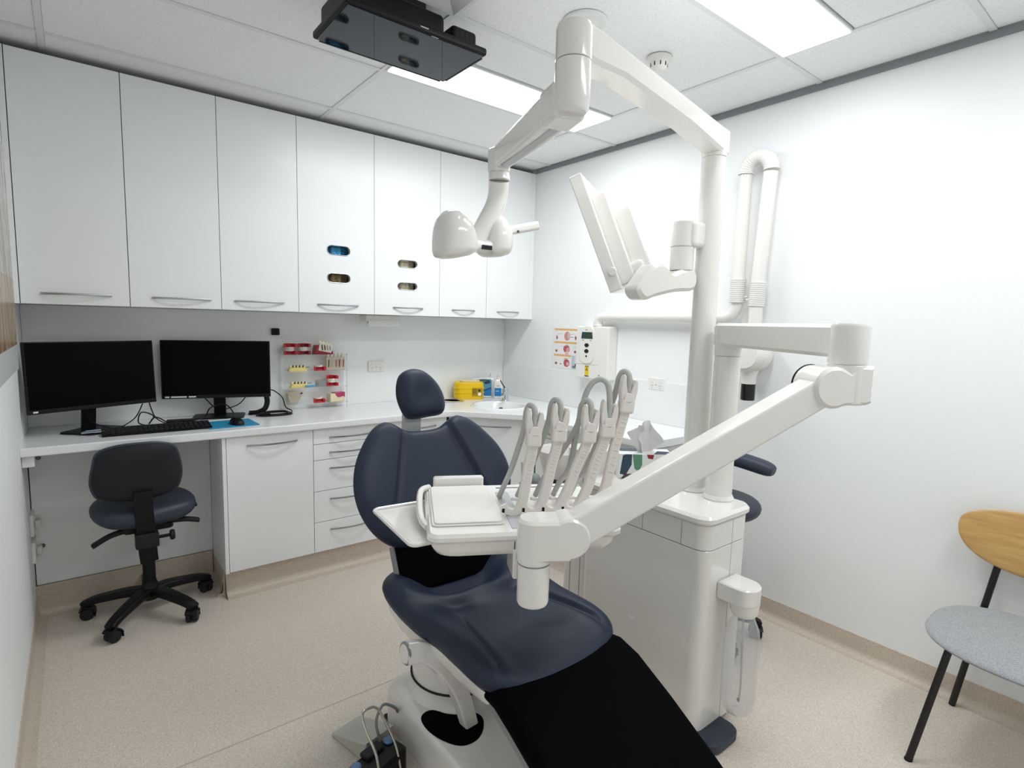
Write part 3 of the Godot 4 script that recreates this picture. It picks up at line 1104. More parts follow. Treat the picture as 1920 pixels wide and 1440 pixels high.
func build_model_shelf() -> void:
	var z := -3.535
	var t := thing("model_shelf", "clear acrylic rack of four shelves holding dental models", "shelf", V(1.19, 0.8905, z))
	var ys := [0.035, 0.137, 0.240, 0.343]
	for y in ys:
		part(t, "shelf", bx(V(-0.2, y, -0.05), V(0.195, y + 0.004, 0.045), 0.001), M.clear)
	for x in [-0.198, 0.193]:
		part(t, "side_panel", bx(V(x, 0, -0.05), V(x + 0.003, 0.346, -0.02), 0.0005), M.clear)
		part(t, "rod", rod(V(x, 0, 0.04), V(x, 0.345, 0.04), 0.0016, 0.0004, 8), M.light_grey)
		for y in ys:
			part(t, "stud", rod(V(x - 0.006, y + 0.002, 0.04), V(x + 0.006, y + 0.002, 0.04), 0.0035, 0.0008, 10), M.light_grey)
	var y3 := 0.8905 + 0.3475
	var y2 := 0.8905 + 0.2445
	var y1 := 0.8905 + 0.1415
	var y0 := 0.8905 + 0.0395
	jaw_pair("red full jaw model closed, at the top shelf's end by the monitor", V(1.035, y3, z), 0.080, M.red, 0.0)
	jaw_pair("crimson full jaw model closed, beside the brighter red jaw", V(1.118, y3, z), 0.078, M.dark_red, 0.0)
	jaw_pair("red jaw model with open white teeth beside the grey plate", V(1.297, y1, z), 0.076, M.red, deg_to_rad(-8))
	jaw_single("low red lower-jaw model beside the clear tooth block", V(1.215, y2, z), 0.074, 0.0, false)
	jaw_single("red jaw model with a thin metal probe on the lowest shelf", V(1.208, y0, z + 0.005), 0.074, 0.0, true)
	quadrant("yellow tooth-row model beside the low red jaw", V(1.082, y2, z))
	quadrant("yellow tooth-row model beside the blue brush", V(1.092, y1, z))
	# red stand with white upright teeth
	var a := thing("implant_model", "red stand with tall white implant teeth on top shelf", "dental model", V(1.238, y3, z), 0.0, "dental models on the clear shelf")
	part(a, "stand", ext(P2([-0.058, 0, 0.062, 0, 0.062, 0.018, -0.018, 0.024, -0.026, 0.058, -0.048, 0.058]), 0.05, 0.003), M.dark_red, at(0, 0, -0.025))
	part(a, "plate", xf(box(0.085, 0.06, 0.012, 0.003), rot(Vector3.BACK, -12, V(0.014, 0.045, 0.022))), M.tooth)
	for i in 4:
		part(a, "tooth", xf(cushion(ellipse(0.010, 0.012, 12, 3.0), Vector2.ZERO, 5, func(_p, s): return 0.008 * rim(s, 4.0), func(_p, s): return -0.008 * rim(s, 4.0)), at(-0.022 + 0.021 * i, 0.079 - 0.004 * i, 0.02)), M.tooth)
		part(a, "implant", rod(V(-0.012 + 0.017 * i, 0.062 - 0.003 * i, 0.030), V(-0.008 + 0.017 * i, 0.026, 0.031), 0.003, 0.001, 8), [M.charcoal, M.charcoal, M.bone, M.bone][i])
	# clear block with teeth
	var b := thing("tooth_block", "tan see-through block holding a row of cut teeth", "dental model", V(1.318, y2, z + 0.005), 0.0, "dental models on the clear shelf")
	for i in 5:
		part(b, "root", rod(V(-0.048 + 0.024 * i, 0.014, 0.0), V(-0.046 + 0.024 * i, 0.072, 0.0), 0.004, 0.001, 10, 0.008), [M.ivory, M.ivory, M.tooth, M.gum_pink, M.ivory][i])
		part(b, "implant", rod(V(-0.048 + 0.024 * i, 0.02, 0.021), V(-0.046 + 0.024 * i, 0.068, 0.021), 0.0025, 0.0006, 8), [M.charcoal, M.bone, M.dark_red, M.dark_red, M.dark_red][i])
		part(b, "crown", xf(cushion(ellipse(0.010, 0.010, 12, 3.0), Vector2.ZERO, 5, func(_p, s): return 0.024 * rim(s, 4.0), func(_p, _s): return 0.0), rot(Vector3.RIGHT, -90, V(-0.046 + 0.024 * i, 0.084, 0))), M.tooth)
	part(b, "block", bx(V(-0.062, 0, -0.018), V(0.062, 0.086, 0.018), 0.004, 2), M.clear_tint)
	# brush and plate on the third shelf
	var br := thing("model_brush", "pale blue handled brush lying beside the yellow tooth row", "brush", V(1.150, y1, z + 0.03), deg_to_rad(4))
	part(br, "handle", xf(cushion(ellipse(0.036, 0.008, 20, 2.6), Vector2.ZERO, 5, func(_p, s): return 0.007 * rim(s, 3.0), func(_p, s): return -0.007 * rim(s, 3.0)), rot(Vector3.RIGHT, -90, V(0, 0.0075, 0))), M.glove_blue)
	part(br, "neck", rod(V(0.03, 0.008, 0), V(0.058, 0.02, -0.004), 0.0025, 0.0006, 8), M.dark_steel)
	var pl := thing("metal_plate", "small grey metal plate standing behind the blue brush", "plate", V(1.222, y1, z + 0.01))
	part(pl, "plate", bx(V(-0.032, 0, -0.004), V(0.03, 0.036, 0.004), 0.001), M.mid_grey)
	part(pl, "wire", tube([V(-0.034, 0.01, 0.006), V(-0.034, 0.041, 0.006), V(0.034, 0.043, 0.006)], 0.0015, 8), M.dark_steel)
	# skull-like clear model
	var sk := thing("skull_model", "murky see-through jawbone model on the lowest shelf", "dental model", V(1.052, y0, z), 0.0, "dental models on the clear shelf")
	part(sk, "bone", ext(P2([-0.032, 0.004, 0.020, 0.0, 0.052, 0.062, 0.050, 0.076, -0.042, 0.074, -0.046, 0.05]), 0.05, 0.008), M.clear_tint, at(0, 0, -0.025))
	part(sk, "core", xf(cushion(ellipse(0.036, 0.030, 20, 2.4), Vector2(0, 0), 6, func(_p, s): return 0.02 * rim(s, 3.0), func(_p, s): return -0.02 * rim(s, 3.0)), at(0.0, 0.044, -0.002)), M.bone)
	for i in 5:
		part(sk, "tooth", box(0.009, 0.012, 0.008, 0.003), M.ivory, at(-0.028 + 0.013 * i, 0.042 - 0.012 * (i % 2), 0.018))
	part(sk, "screw", rod(V(0.036, 0.064, 0.02), V(0.05, 0.068, 0.03), 0.004, 0.001, 8), M.charcoal)
	# ivory block with pink gum
	var iv := thing("gum_block", "ivory block with a curved pink gum inlay", "dental model", V(1.322, y0, z + 0.008), deg_to_rad(14), "dental models on the clear shelf")
	part(iv, "block", bx(V(-0.055, 0, -0.022), V(0.052, 0.054, 0.022), 0.003), M.ivory)
	part(iv, "gum", ext(P2([-0.022, 0.058, -0.012, 0.036, 0.004, 0.026, 0.024, 0.028, 0.036, 0.032, 0.053, 0.026, 0.054, 0.058]), 0.048, 0.002), M.gum_pink, at(0, 0, -0.0235))


# ------------------------------------------------------------------ worktop corner
func build_counter_things() -> void:
	var wt := 0.8905
	var s := thing("sink", "round white basin set into the worktop corner", "sink", V(2.31, wt, -3.06))
	part(s, "basin", lathe(P2([0.0, -0.145, 0.06, -0.14, 0.12, -0.11, 0.158, -0.05, 0.172, -0.006, 0.182, 0.006, 0.196, 0.008, 0.204, 0.004, 0.206, 0.0, 0.184, -0.001, 0.184, -0.06, 0.13, -0.13, 0.06, -0.155, 0.0, -0.158]), 56), M.splash)
	part(s, "drain", lathe(P2([0.0, -0.139, 0.026, -0.139, 0.03, -0.143, 0.03, -0.146, 0.0, -0.146])), M.chrome)
	var oh := V(0.10, 0, -0.115).normalized()
	part(s, "overflow", xf(lathe(P2([0.0, 0.006, 0.007, 0.006, 0.008, 0.004, 0.012, 0.007, 0.016, 0.004, 0.016, 0.0, 0.0, 0.0]), 20), along(oh * 0.150 + V(0, -0.050, 0), oh * 0.1 + V(0, -0.02, 0))), M.dark_steel)
	var tp := thing("tap", "chrome mixer tap with upright lever behind the basin", "tap", V(2.492, wt, -3.235))
	var n := V(-0.73, 0, 0.68)
	part(tp, "body", lathe(P2([0.0, 0.0, 0.026, 0.0, 0.027, 0.004, 0.023, 0.010, 0.022, 0.085, 0.018, 0.096, 0.0, 0.098]), 24), M.chrome)
	part(tp, "spout", sweep([V(0, 0.06, 0), n * 0.05 + V(0, 0.066, 0), n * 0.11 + V(0, 0.058, 0), n * 0.125 + V(0, 0.045, 0)], rrect(0.024, 0.018, 0.006, 3), Vector3.UP), M.chrome)
	part(tp, "lever", rod(V(0, 0.09, 0), V(-0.035, 0.155, -0.02), 0.006, 0.002, 12, 0.004), M.dark_steel)
	var ch := thing("waste_chute", "round steel waste ring with dark opening in worktop", "waste chute", V(2.139, wt, -3.407))
	part(ch, "ring", lathe(P2([0.062, 0.0, 0.088, 0.0, 0.088, 0.004, 0.080, 0.008, 0.066, 0.008, 0.062, 0.004, 0.062, 0.0]), 40), M.chrome)
	part(ch, "sleeve", lathe(P2([0.0, -0.12, 0.066, -0.12, 0.066, 0.0, 0.062, 0.0, 0.062, -0.11, 0.0, -0.11]), 40), M.black_plastic)
	# yellow sharps container
	var y := thing("sharps_container", "bright yellow plastic sharps container with pale lid", "sharps container", V(2.325, wt, -3.475), deg_to_rad(-24))
	var rings := []
	for q in [[0.0, 0.94], [0.012, 1.0], [0.045, 0.99], [0.047, 1.03], [0.052, 1.03], [0.054, 0.99], [0.078, 0.99], [0.080, 1.03], [0.085, 1.03], [0.087, 0.99], [0.118, 0.97], [0.128, 0.90]]:
		var ring := PackedVector3Array()
		for p in rrect(0.225 * q[1], 0.14 * q[1], 0.045, 6):
			ring.append(V(p.x, q[0], p.y))
		rings.append(ring)
	part(y, "tub", loft(rings), M.sharps_yellow, Transform3D.IDENTITY, 30.0)
	part(y, "lid", ext(rrect(0.15, 0.10, 0.045, 6), 0.012, 0.004), M.ivory, rot(Vector3.RIGHT, -90, V(0.01, 0.127, 0)))
	part(y, "label", box(0.078, 0.062, 0.003, 0.0005), M.label_olive, at(0.055, 0.056, 0.0718))
	part(y, "label_panel", box(0.024, 0.022, 0.003, 0.0005), M.paper, at(0.072, 0.040, 0.0728))
	part(y, "label_sign", xf(cyl(0.009, 0.0015, 0.0004, 16), rot(Vector3.RIGHT, 90, V(0.070, 0.068, 0.0730))), M.charcoal)
	for i in 4:
		part(y, "label_line", box(0.034, 0.003, 0.001), M.charcoal, at(0.036, 0.045 + 0.010 * i, 0.0736))
	# blue pack with tissues, bottles
	var b := thing("wipes_pack", "upright blue printed pack between sharps container and white bottles", "wipes pack", V(2.478, wt, -3.480), deg_to_rad(-30))
	part(b, "pack", bx(V(-0.05, 0, -0.03), V(0.05, 0.14, 0.03), 0.006, 2), M.pack_blue)
	part(b, "foot_band", bx(V(-0.0505, 0.002, -0.0305), V(0.0505, 0.012, 0.0305), 0.001), M.paper)
	part(b, "emblem", xf(ext(ellipse(0.024, 0.012, 20), 0.002, 0.0005), rot(Vector3.BACK, 14, V(0.018, 0.118, 0.0296))), M.pack_dark)
	part(b, "swoosh", ext(P2([-0.03, 0.016, -0.012, 0.05, 0.046, 0.072, 0.046, 0.016]), 0.002), M.label_blue, at(0, 0, 0.0293))
	part(b, "swoosh_edge", ext(P2([-0.036, 0.016, -0.014, 0.056, 0.046, 0.080, 0.046, 0.072, -0.012, 0.050, -0.030, 0.016]), 0.002), M.pack_dark, at(0, 0, 0.0296))
	var pt := thing("paper_towel", "folded white paper towel lying on the blue pack", "paper towel", V(2.455, wt + 0.1405, -3.478), deg_to_rad(-30))
	part(pt, "sheet", xf(sweep([V(-0.08, -0.006, 0), V(-0.045, 0.002, 0), V(0.0, 0.006, 0), V(0.055, 0.004, 0)], rrect(0.09, 0.004, 0.001, 1)), rot(Vector3.UP, 0)), M.paper)
	for i in 2:
		var q := thing("pump_bottle", ["white pump bottle with bright blue label beside the basin", "white pump bottle standing behind the blue pack"][i], "bottle", [V(2.528, wt, -3.372), V(2.560, wt, -3.515)][i], deg_to_rad(-38), "white pump bottles")
		var br := []
		for k in [[0.0, 0.92], [0.006, 1.0], [0.120, 1.0], [0.135, 0.86], [0.146, 0.5], [0.150, 0.4]]:
			var ring := PackedVector3Array()
			for p in rrect(0.072 * k[1], 0.046 * k[1], 0.02 * k[1], 5):
				ring.append(V(p.x, k[0], p.y))
			br.append(ring)
		part(q, "body", loft(br), M.plastic)
		part(q, "collar", xf(cyl(0.014, 0.018, 0.002, 20), at(0, 0.149, 0)), M.plastic)
		part(q, "pump_stem", xf(cyl(0.005, 0.03, 0.001, 12), at(0, 0.166, 0)), M.plastic)
		part(q, "pump_head", sweep([V(0, 0.196, -0.010), V(0, 0.198, 0.012), V(0, 0.190, 0.040)], rrect(0.012, 0.010, 0.004, 2)), M.plastic)
		if i == 0:
			part(q, "label", ext(rrect(0.052, 0.062, 0.003, 2), 0.002, 0.0005), M.label_blue, at(0, 0.050, 0.0220))
			part(q, "label_print", box(0.026, 0.004, 0.001), M.paper, at(-0.004, 0.058, 0.0245))
			part(q, "brand_print", box(0.024, 0.004, 0.001), M.mid_grey, at(0, 0.098, 0.0230))
	# towel dispenser under the wall cabinets
	var d := thing("towel_dispenser", "white paper towel dispenser fixed under the wall cabinets", "dispenser", V(1.60, 1.497, -3.45))
	part(d, "case", bx(V(-0.125, -0.05, -0.06), V(0.125, -0.001, 0.05), 0.008, 2), M.plastic_matt)
	part(d, "towel", sweep([V(0, -0.035, 0.052), V(0, -0.055, 0.057), V(0, -0.075, 0.055)], rrect(0.22, 0.003, 0.001, 1), Vector3.BACK), M.paper)
	part(d, "lip", bx(V(-0.12, -0.056, 0.038), V(0.12, -0.050, 0.052), 0.002), M.plastic_matt)


# ------------------------------------------------------------------ wall things
func gpo(label: String, o: Vector3, n: Vector3) -> void:
	var t := thing("power_socket", label, "socket", o, 0.0, "double power sockets")
	t.basis = facing(n, Vector3.ZERO).basis
	part(t, "plate", ext(rrect(0.116, 0.074, 0.006, 3), 0.009, 0.003), M.plastic_matt)
	for s in [-1, 1]:
		part(t, "switch", box(0.013, 0.018, 0.004, 0.0015), M.plastic, at(0.030 * s, 0.018, 0.010))
		for p in [[-0.006, -0.010, 30.0], [0.006, -0.010, -30.0], [0.0, -0.024, 0.0]]:
			part(t, "pin_hole", box(0.0018, 0.0075, 0.001), M.charcoal, rot(Vector3.BACK, p[2], V(0.030 * s + p[0], p[1], 0.0092)))
	part(t, "screw", xf(cyl(0.003, 0.001, 0.0003, 10), rot(Vector3.RIGHT, 90, V(0, -0.006, 0.009))), M.charcoal)


func poster_tex() -> ImageTexture:
	var im := Image.create(256, 256, false, Image.FORMAT_RGB8)
	im.fill(srgb(244, 243, 242))
	var dot := func(cx: int, cy: int, rx: float, ry: float, c: Color) -> void:
		for y in range(maxi(0, cy - int(ry)), mini(256, cy + int(ry) + 1)):
			for x in range(maxi(0, cx - int(rx)), mini(256, cx + int(rx) + 1)):
				if pow((x - cx) / rx, 2) + pow((y - cy) / ry, 2) <= 1.0:
					im.set_pixel(x, y, c)
	var pink := srgb(212, 148, 148)
	var red := srgb(196, 84, 92)
	for b in [[18, 6, 238], [18, 88, 238], [18, 170, 142]]:
		im.fill_rect(Rect2i(b[0], b[1], b[2], 12), srgb(236, 184, 108))
	# rows of little drawings
	dot.call(38, 62, 8.0, 13.0, pink)
	dot.call(40, 66, 4.0, 8.0, srgb(80, 60, 66))
	dot.call(122, 52, 24.0, 28.0, pink)
	dot.call(136, 48, 12.0, 20.0, srgb(226, 190, 186))
	im.fill_rect(Rect2i(146, 56, 28, 4), srgb(150, 150, 158))
	dot.call(190, 62, 8.0, 13.0, pink)
	dot.call(190, 60, 4.0, 8.0, srgb(80, 60, 66))
	dot.call(252, 52, 14.0, 24.0, srgb(170, 170, 184))
	for r in [[38, 148], [190, 148]]:
		dot.call(r[0], r[1], 10.0, 9.0, pink)
		dot.call(r[0] - 2, r[1], 6.0, 5.0, srgb(110, 60, 66))
	dot.call(120, 132, 25.0, 25.0, red)
	dot.call(132, 138, 16.0, 16.0, srgb(228, 160, 160))
	dot.call(124, 160, 16.0, 12.0, srgb(232, 196, 192))
	dot.call(38, 228, 11.0, 9.0, pink)
	dot.call(36, 228, 6.0, 5.0, srgb(110, 60, 66))
	im.fill_rect(Rect2i(70, 228, 14, 5), srgb(90, 90, 96))
	dot.call(116, 202, 14.0, 14.0, srgb(226, 180, 172))
	dot.call(124, 222, 24.0, 24.0, red)
	dot.call(132, 226, 12.0, 12.0, srgb(232, 180, 180))
	# a small photograph
	im.fill_rect(Rect2i(164, 172, 92, 82), srgb(200, 208, 222))
	im.fill_rect(Rect2i(188, 176, 10, 46), srgb(236, 238, 242))
	im.fill_rect(Rect2i(212, 178, 4, 40), srgb(150, 160, 178))
	dot.call(208, 232, 18.0, 16.0, srgb(48, 54, 70))
	dot.call(236, 240, 18.0, 8.0, srgb(84, 92, 112))
	dot.call(184, 242, 16.0, 8.0, srgb(120, 128, 146))
	dot.call(250, 196, 6.0, 16.0, srgb(90, 96, 112))
	for i in 26:
		im.fill_rect(Rect2i(24 + (i * 37) % 210, 24 + 82 * (i % 3) + (i * 13) % 20, 22, 2), srgb(206, 206, 208))
	return ImageTexture.create_from_image(im)


func picture_tex() -> ImageTexture:
	var rng := RandomNumberGenerator.new()
	rng.seed = 77
	var f := FastNoiseLite.new()
	f.seed = 5
	f.frequency = 0.03
	var im := Image.create(256, 256, false, Image.FORMAT_RGB8)
	for y in 256:
		for x in 256:
			var v := f.get_noise_2d(x * 1.4, y * 0.5)
			var c := srgb(222, 220, 214).lerp(srgb(168, 156, 140), clampf(v * 1.6 + 0.1, 0.0, 1.0))
			if y > 148:
				c = srgb(196, 176, 150).lerp(srgb(150, 122, 92), clampf(v + 0.5, 0.0, 1.0))
			if y > 226:
				c = srgb(236, 238, 240)
			im.set_pixel(x, y, c)
	for i in 70:
		var x := rng.randi() % 256
		var h := rng.randi_range(30, 120)
		im.fill_rect(Rect2i(x, 150 - h, 1 + rng.randi() % 2, h), srgb(126, 116, 108))
	return ImageTexture.create_from_image(im)


func build_wall_things() -> void:
	gpo("white double power socket on the splashback above the dental chair", V(1.628, 1.145, ZB + 0.0065), Vector3.BACK)
	gpo("white double power socket on the right wall beside the grey box", V(XR, 1.126, -2.063), Vector3.LEFT)
	get_child(get_child_count() - 1).set_meta("label", "white double power socket on the wall below the white pipe")
	var p := thing("poster", "printed hand-washing style leaflet with orange bars and pink drawings", "poster", V(XR - 0.001, 1.30, -2.845))
	p.set_meta("label", "printed sheet with orange bars and pink tooth drawings on wall")
	p.basis = facing(Vector3.LEFT, Vector3.ZERO).basis
	part(p, "backing", box(0.325, 0.29, 0.002), M.paper, at(0, 0, 0))
	var pm := mat("poster_print", Color.WHITE, 0.35)
	pm.albedo_texture = poster_tex()
	mi(p, "print", sheet(0.322, 0.287), pm, at(0, 0, 0.0014))
	# picture on the left wall
	var q := thing("wall_picture", "framed brownish landscape picture on the left wall", "picture", V(XL, 1.62, -2.70))
	q.basis = facing(Vector3.RIGHT, Vector3.ZERO).basis
	part(q, "board", bx(V(-0.55, -0.40, 0), V(0.42, 0.50, 0.012), 0.002), M.paper)
	var qm := mat("picture_print", Color.WHITE, 0.25)
	qm.albedo_texture = picture_tex()
	mi(q, "print", sheet(0.96, 0.89), qm, at(-0.065, 0.05, 0.0127))


# ------------------------------------------------------------------ wall-mounted x-ray
func build_xray() -> void:
	var b := thing("xray_control_box", "white wall control box with small dark display and yellow warning label", "control box", V(XR, 1.115, -2.533))
	b.basis = facing(Vector3.LEFT, Vector3.ZERO).basis
	part(b, "case", bx(V(-0.145, 0, 0), V(0.145, 0.345, 0.085), 0.010, 3), M.plastic_matt)
	var fp := part(b, "control_panel", ext(rrect(0.13, 0.245, 0.055, 8), 0.006, 0.002), M.plastic, at(-0.040, 0.222, 0.0845))
	part(fp, "display", ext(P2([-0.052, -0.022, 0.052, -0.022, 0.046, 0.022, -0.046, 0.022]), 0.002, 0.0005), M.lcd_dark, at(0, 0.062, 0.005))
	for s in [-1, 1]:
		part(fp, "arrow_pad", xf(ext(P2([-0.022, 0.0, -0.012, 0.014, 0.012, 0.014, 0.022, 0.0, 0.008, -0.012, -0.008, -0.012]), 0.002), Transform3D(Basis(Vector3.BACK, PI if s < 0 else 0.0), V(0, -0.022 + 0.018 * s, 0.005))), M.charcoal)
	part(fp, "start_button", xf(cyl(0.007, 0.003, 0.001, 16), rot(Vector3.RIGHT, 90, V(0, -0.075, 0.005))), M.charcoal)
	for s in [[-0.006, 0.098, 0.020], [-0.035, 0.03, 0.014], [0.035, 0.03, 0.016]]:
		part(fp, "print_line", box(s[2], 0.006, 0.0006), M.mid_grey, at(s[0], s[1], 0.0062))
	part(b, "panel_joint", box(0.20, 0.0015, 0.001), M.joint_line, at(-0.04, 0.093, 0.0852))
	var lb := part(b, "warning_label", box(0.034, 0.066, 0.001), M.sharps_yellow, at(-0.035, 0.052, 0.0855))
	part(lb, "label_top", box(0.034, 0.010, 0.001), M.label_olive, at(0, 0.028, 0.0004))
	part(lb, "label_foot", box(0.034, 0.006, 0.001), M.charcoal, at(0, -0.036, 0.0004))
	for k in 3:
		var a := PI / 2 + TAU * k / 3.0
		part(lb, "trefoil_blade", ext([Vector2(cos(a - 0.5), sin(a - 0.5)) * 0.003, Vector2(cos(a - 0.5), sin(a - 0.5)) * 0.010, Vector2(cos(a), sin(a)) * 0.011, Vector2(cos(a + 0.5), sin(a + 0.5)) * 0.010, Vector2(cos(a + 0.5), sin(a + 0.5)) * 0.003], 0.001), M.charcoal, at(0, 0.008, 0.0002))
	part(b, "lock", xf(cyl(0.007, 0.003, 0.001, 16), rot(Vector3.RIGHT, 90, V(0.075, 0.028, 0.0845))), M.steel)
	# the pipe with its folded arm
	var t := thing("xray_machine", "white wall x-ray with folded ribbed tube arm and round head", "x-ray machine", V(XR - 0.06, 1.46, -2.0))
	var x := XR - 0.055
	wpart(t, "wall_pipe", tube(curve([V(x, 1.455, -2.51), V(x, 1.49, -2.51), V(x, 1.515, -2.495), V(x, 1.525, -2.45)], 6) + [V(x, 1.525, -1.66)] + curve([V(x, 1.525, -1.62), V(x, 1.54, -1.575), V(x, 1.58, -1.553), V(x, 1.62, -1.55)], 6), 0.030, 20), M.plastic)
	wpart(t, "pipe_collar", moved(cyl(0.033, 0.012, 0.002, 20), V(x, 1.461, -2.51)), M.plastic)
	var xa := XR - 0.06
	var ribs := func(c: Vector3, lean: Vector3) -> PackedVector3Array:
		var prof := [Vector2(0.0, 0.0), Vector2(0.036, 0.0)]
		for i in 12:
			prof.append(Vector2(0.0385, 0.004 + 0.010 * i))
			prof.append(Vector2(0.0385, 0.010 + 0.010 * i))
			prof.append(Vector2(0.0355, 0.011 + 0.010 * i))
			prof.append(Vector2(0.0355, 0.013 + 0.010 * i))
		prof.append(Vector2(0.036, 0.126))
		prof.append(Vector2(0.0, 0.126))
		return xf(lathe(prof, 20), along(c, c + lean))
	var l0 := V(xa, 1.60, -1.550)
	var l1 := V(xa, 2.235, -1.548)
	var r0 := V(xa - 0.01, 1.58, -1.440)
	var r1 := V(xa - 0.01, 2.225, -1.415)
	wpart(t, "ribbed_sleeve", ribs.call(l0, l1 - l0), M.plastic_matt, 20.0)
	wpart(t, "ribbed_sleeve", ribs.call(r0, r1 - r0), M.plastic_matt, 20.0)
	wpart(t, "arm_tube", rod(l0 + V(0, 0.12, 0), l1, 0.032, 0.002, 20), M.plastic)
	wpart(t, "arm_tube", rod(r0 + V(0, 0.12, 0), r1, 0.034, 0.002, 20), M.plastic)
	wpart(t, "fork_tube", rod(r0 + V(0, -0.10, 0), r0, 0.033, 0.002, 20), M.plastic)
	var path := []
	var rr := []
	for i in 37:
		var a := PI * i / 36.0
		path.append(V(xa - 0.005, 2.235 + 0.075 * sin(a), lerpf(-1.548, -1.415, 0.5 - 0.5 * cos(a))))
		rr.append(0.0375 if i % 2 == 0 else 0.0355)
	wpart(t, "ribbed_bend", tube(path, rr, 20), M.plastic_matt, 20.0)
	wpart(t, "latch", rod(l0 + V(0, 0.030, 0.038), l0 + V(0, 0.030, 0.056), 0.005, 0.001, 12), M.plastic_matt)
	wpart(t, "latch", rod(r0 + V(0, 0.035, -0.040), r0 + V(0, 0.035, -0.054), 0.005, 0.001, 12), M.plastic_matt)
	wpart(t, "buckle", bx(l0 + V(-0.012, 0.124, -0.03), l0 + V(0.012, 0.134, -0.005), 0.002), M.mid_grey)
	var c := V(2.62, 1.345, -1.445)
	var hd := wpart(t, "head_housing", rod(c, c + V(0.10, 0, -0.005), 0.094, 0.018, 40), M.plastic)
	wpart(hd, "face_disc", rod(c + V(-0.035, 0, 0.002), c + V(0.002, 0, 0), 0.080, 0.010, 40, 0.092), M.plastic)
	wpart(hd, "cone", moved(lathe(P2([0.0, -0.030, 0.034, -0.030, 0.036, 0.0, 0.042, 0.03, 0.06, 0.065, 0.0, 0.065]), 28), V(c.x + 0.04, 1.225, c.z)), M.plastic)
	wpart(hd, "aiming_tube", moved(lathe(P2([0.0, -0.085, 0.032, -0.085, 0.034, -0.083, 0.034, 0.0, 0.0, 0.0]), 28), V(c.x + 0.04, 1.197, c.z)), M.black_gloss)
	wpart(hd, "yoke", rod(c + V(0.055, 0.06, 0), r0 + V(0, -0.095, 0), 0.033, 0.002, 20), M.plastic)


# ------------------------------------------------------------------ stools and chair
func caster(t: Node3D, o: Vector3, turn: float) -> void:
	var c := part(t, "caster", xf(cyl(0.013, 0.03, 0.002, 14), at(0, 0.052, 0)), M.black_plastic, Transform3D(Basis(Vector3.UP, turn), o))
	part(c, "hood", sweep(curve([V(0, 0.016, -0.031), V(0, 0.042, -0.030), V(0, 0.060, -0.012), V(0, 0.061, 0.012), V(0, 0.046, 0.029)], 4), rrect(0.054, 0.006, 0.002, 1), Vector3.UP), M.black_plastic)
	for s in [-1, 1]:
		part(c, "wheel", xf(cyl(0.028, 0.022, 0.005, 24), Transform3D(Basis(Vector3.BACK, PI / 2), V(0.003 * s + (0.022 if s > 0 else 0.0), 0.028, 0))), M.charcoal)


func star_base(t: Node3D, r: float, turn: float, m: Material) -> void:
	part(t, "hub", lathe(P2([0.0, 0.075, 0.045, 0.075, 0.052, 0.085, 0.050, 0.115, 0.036, 0.135, 0.030, 0.16, 0.0, 0.16]), 28), m)
	for k in 5:
		var a := turn + TAU * k / 5.0
		var d := V(cos(a), 0, sin(a))
		var path := [d * 0.03 + V(0, 0.110, 0), d * (r * 0.35) + V(0, 0.112, 0), d * (r * 0.65) + V(0, 0.102, 0), d * (r * 0.90) + V(0, 0.090, 0), d * (r + 0.016) + V(0, 0.074, 0)]
		part(t, "leg", sweep(curve(path, 4), rrect(0.064, 0.040, 0.012, 3), Vector3.UP, range(17).map(func(i): return 1.0 - 0.018 * i)), m)
		caster(t, d * r, -a + 0.6 * k)


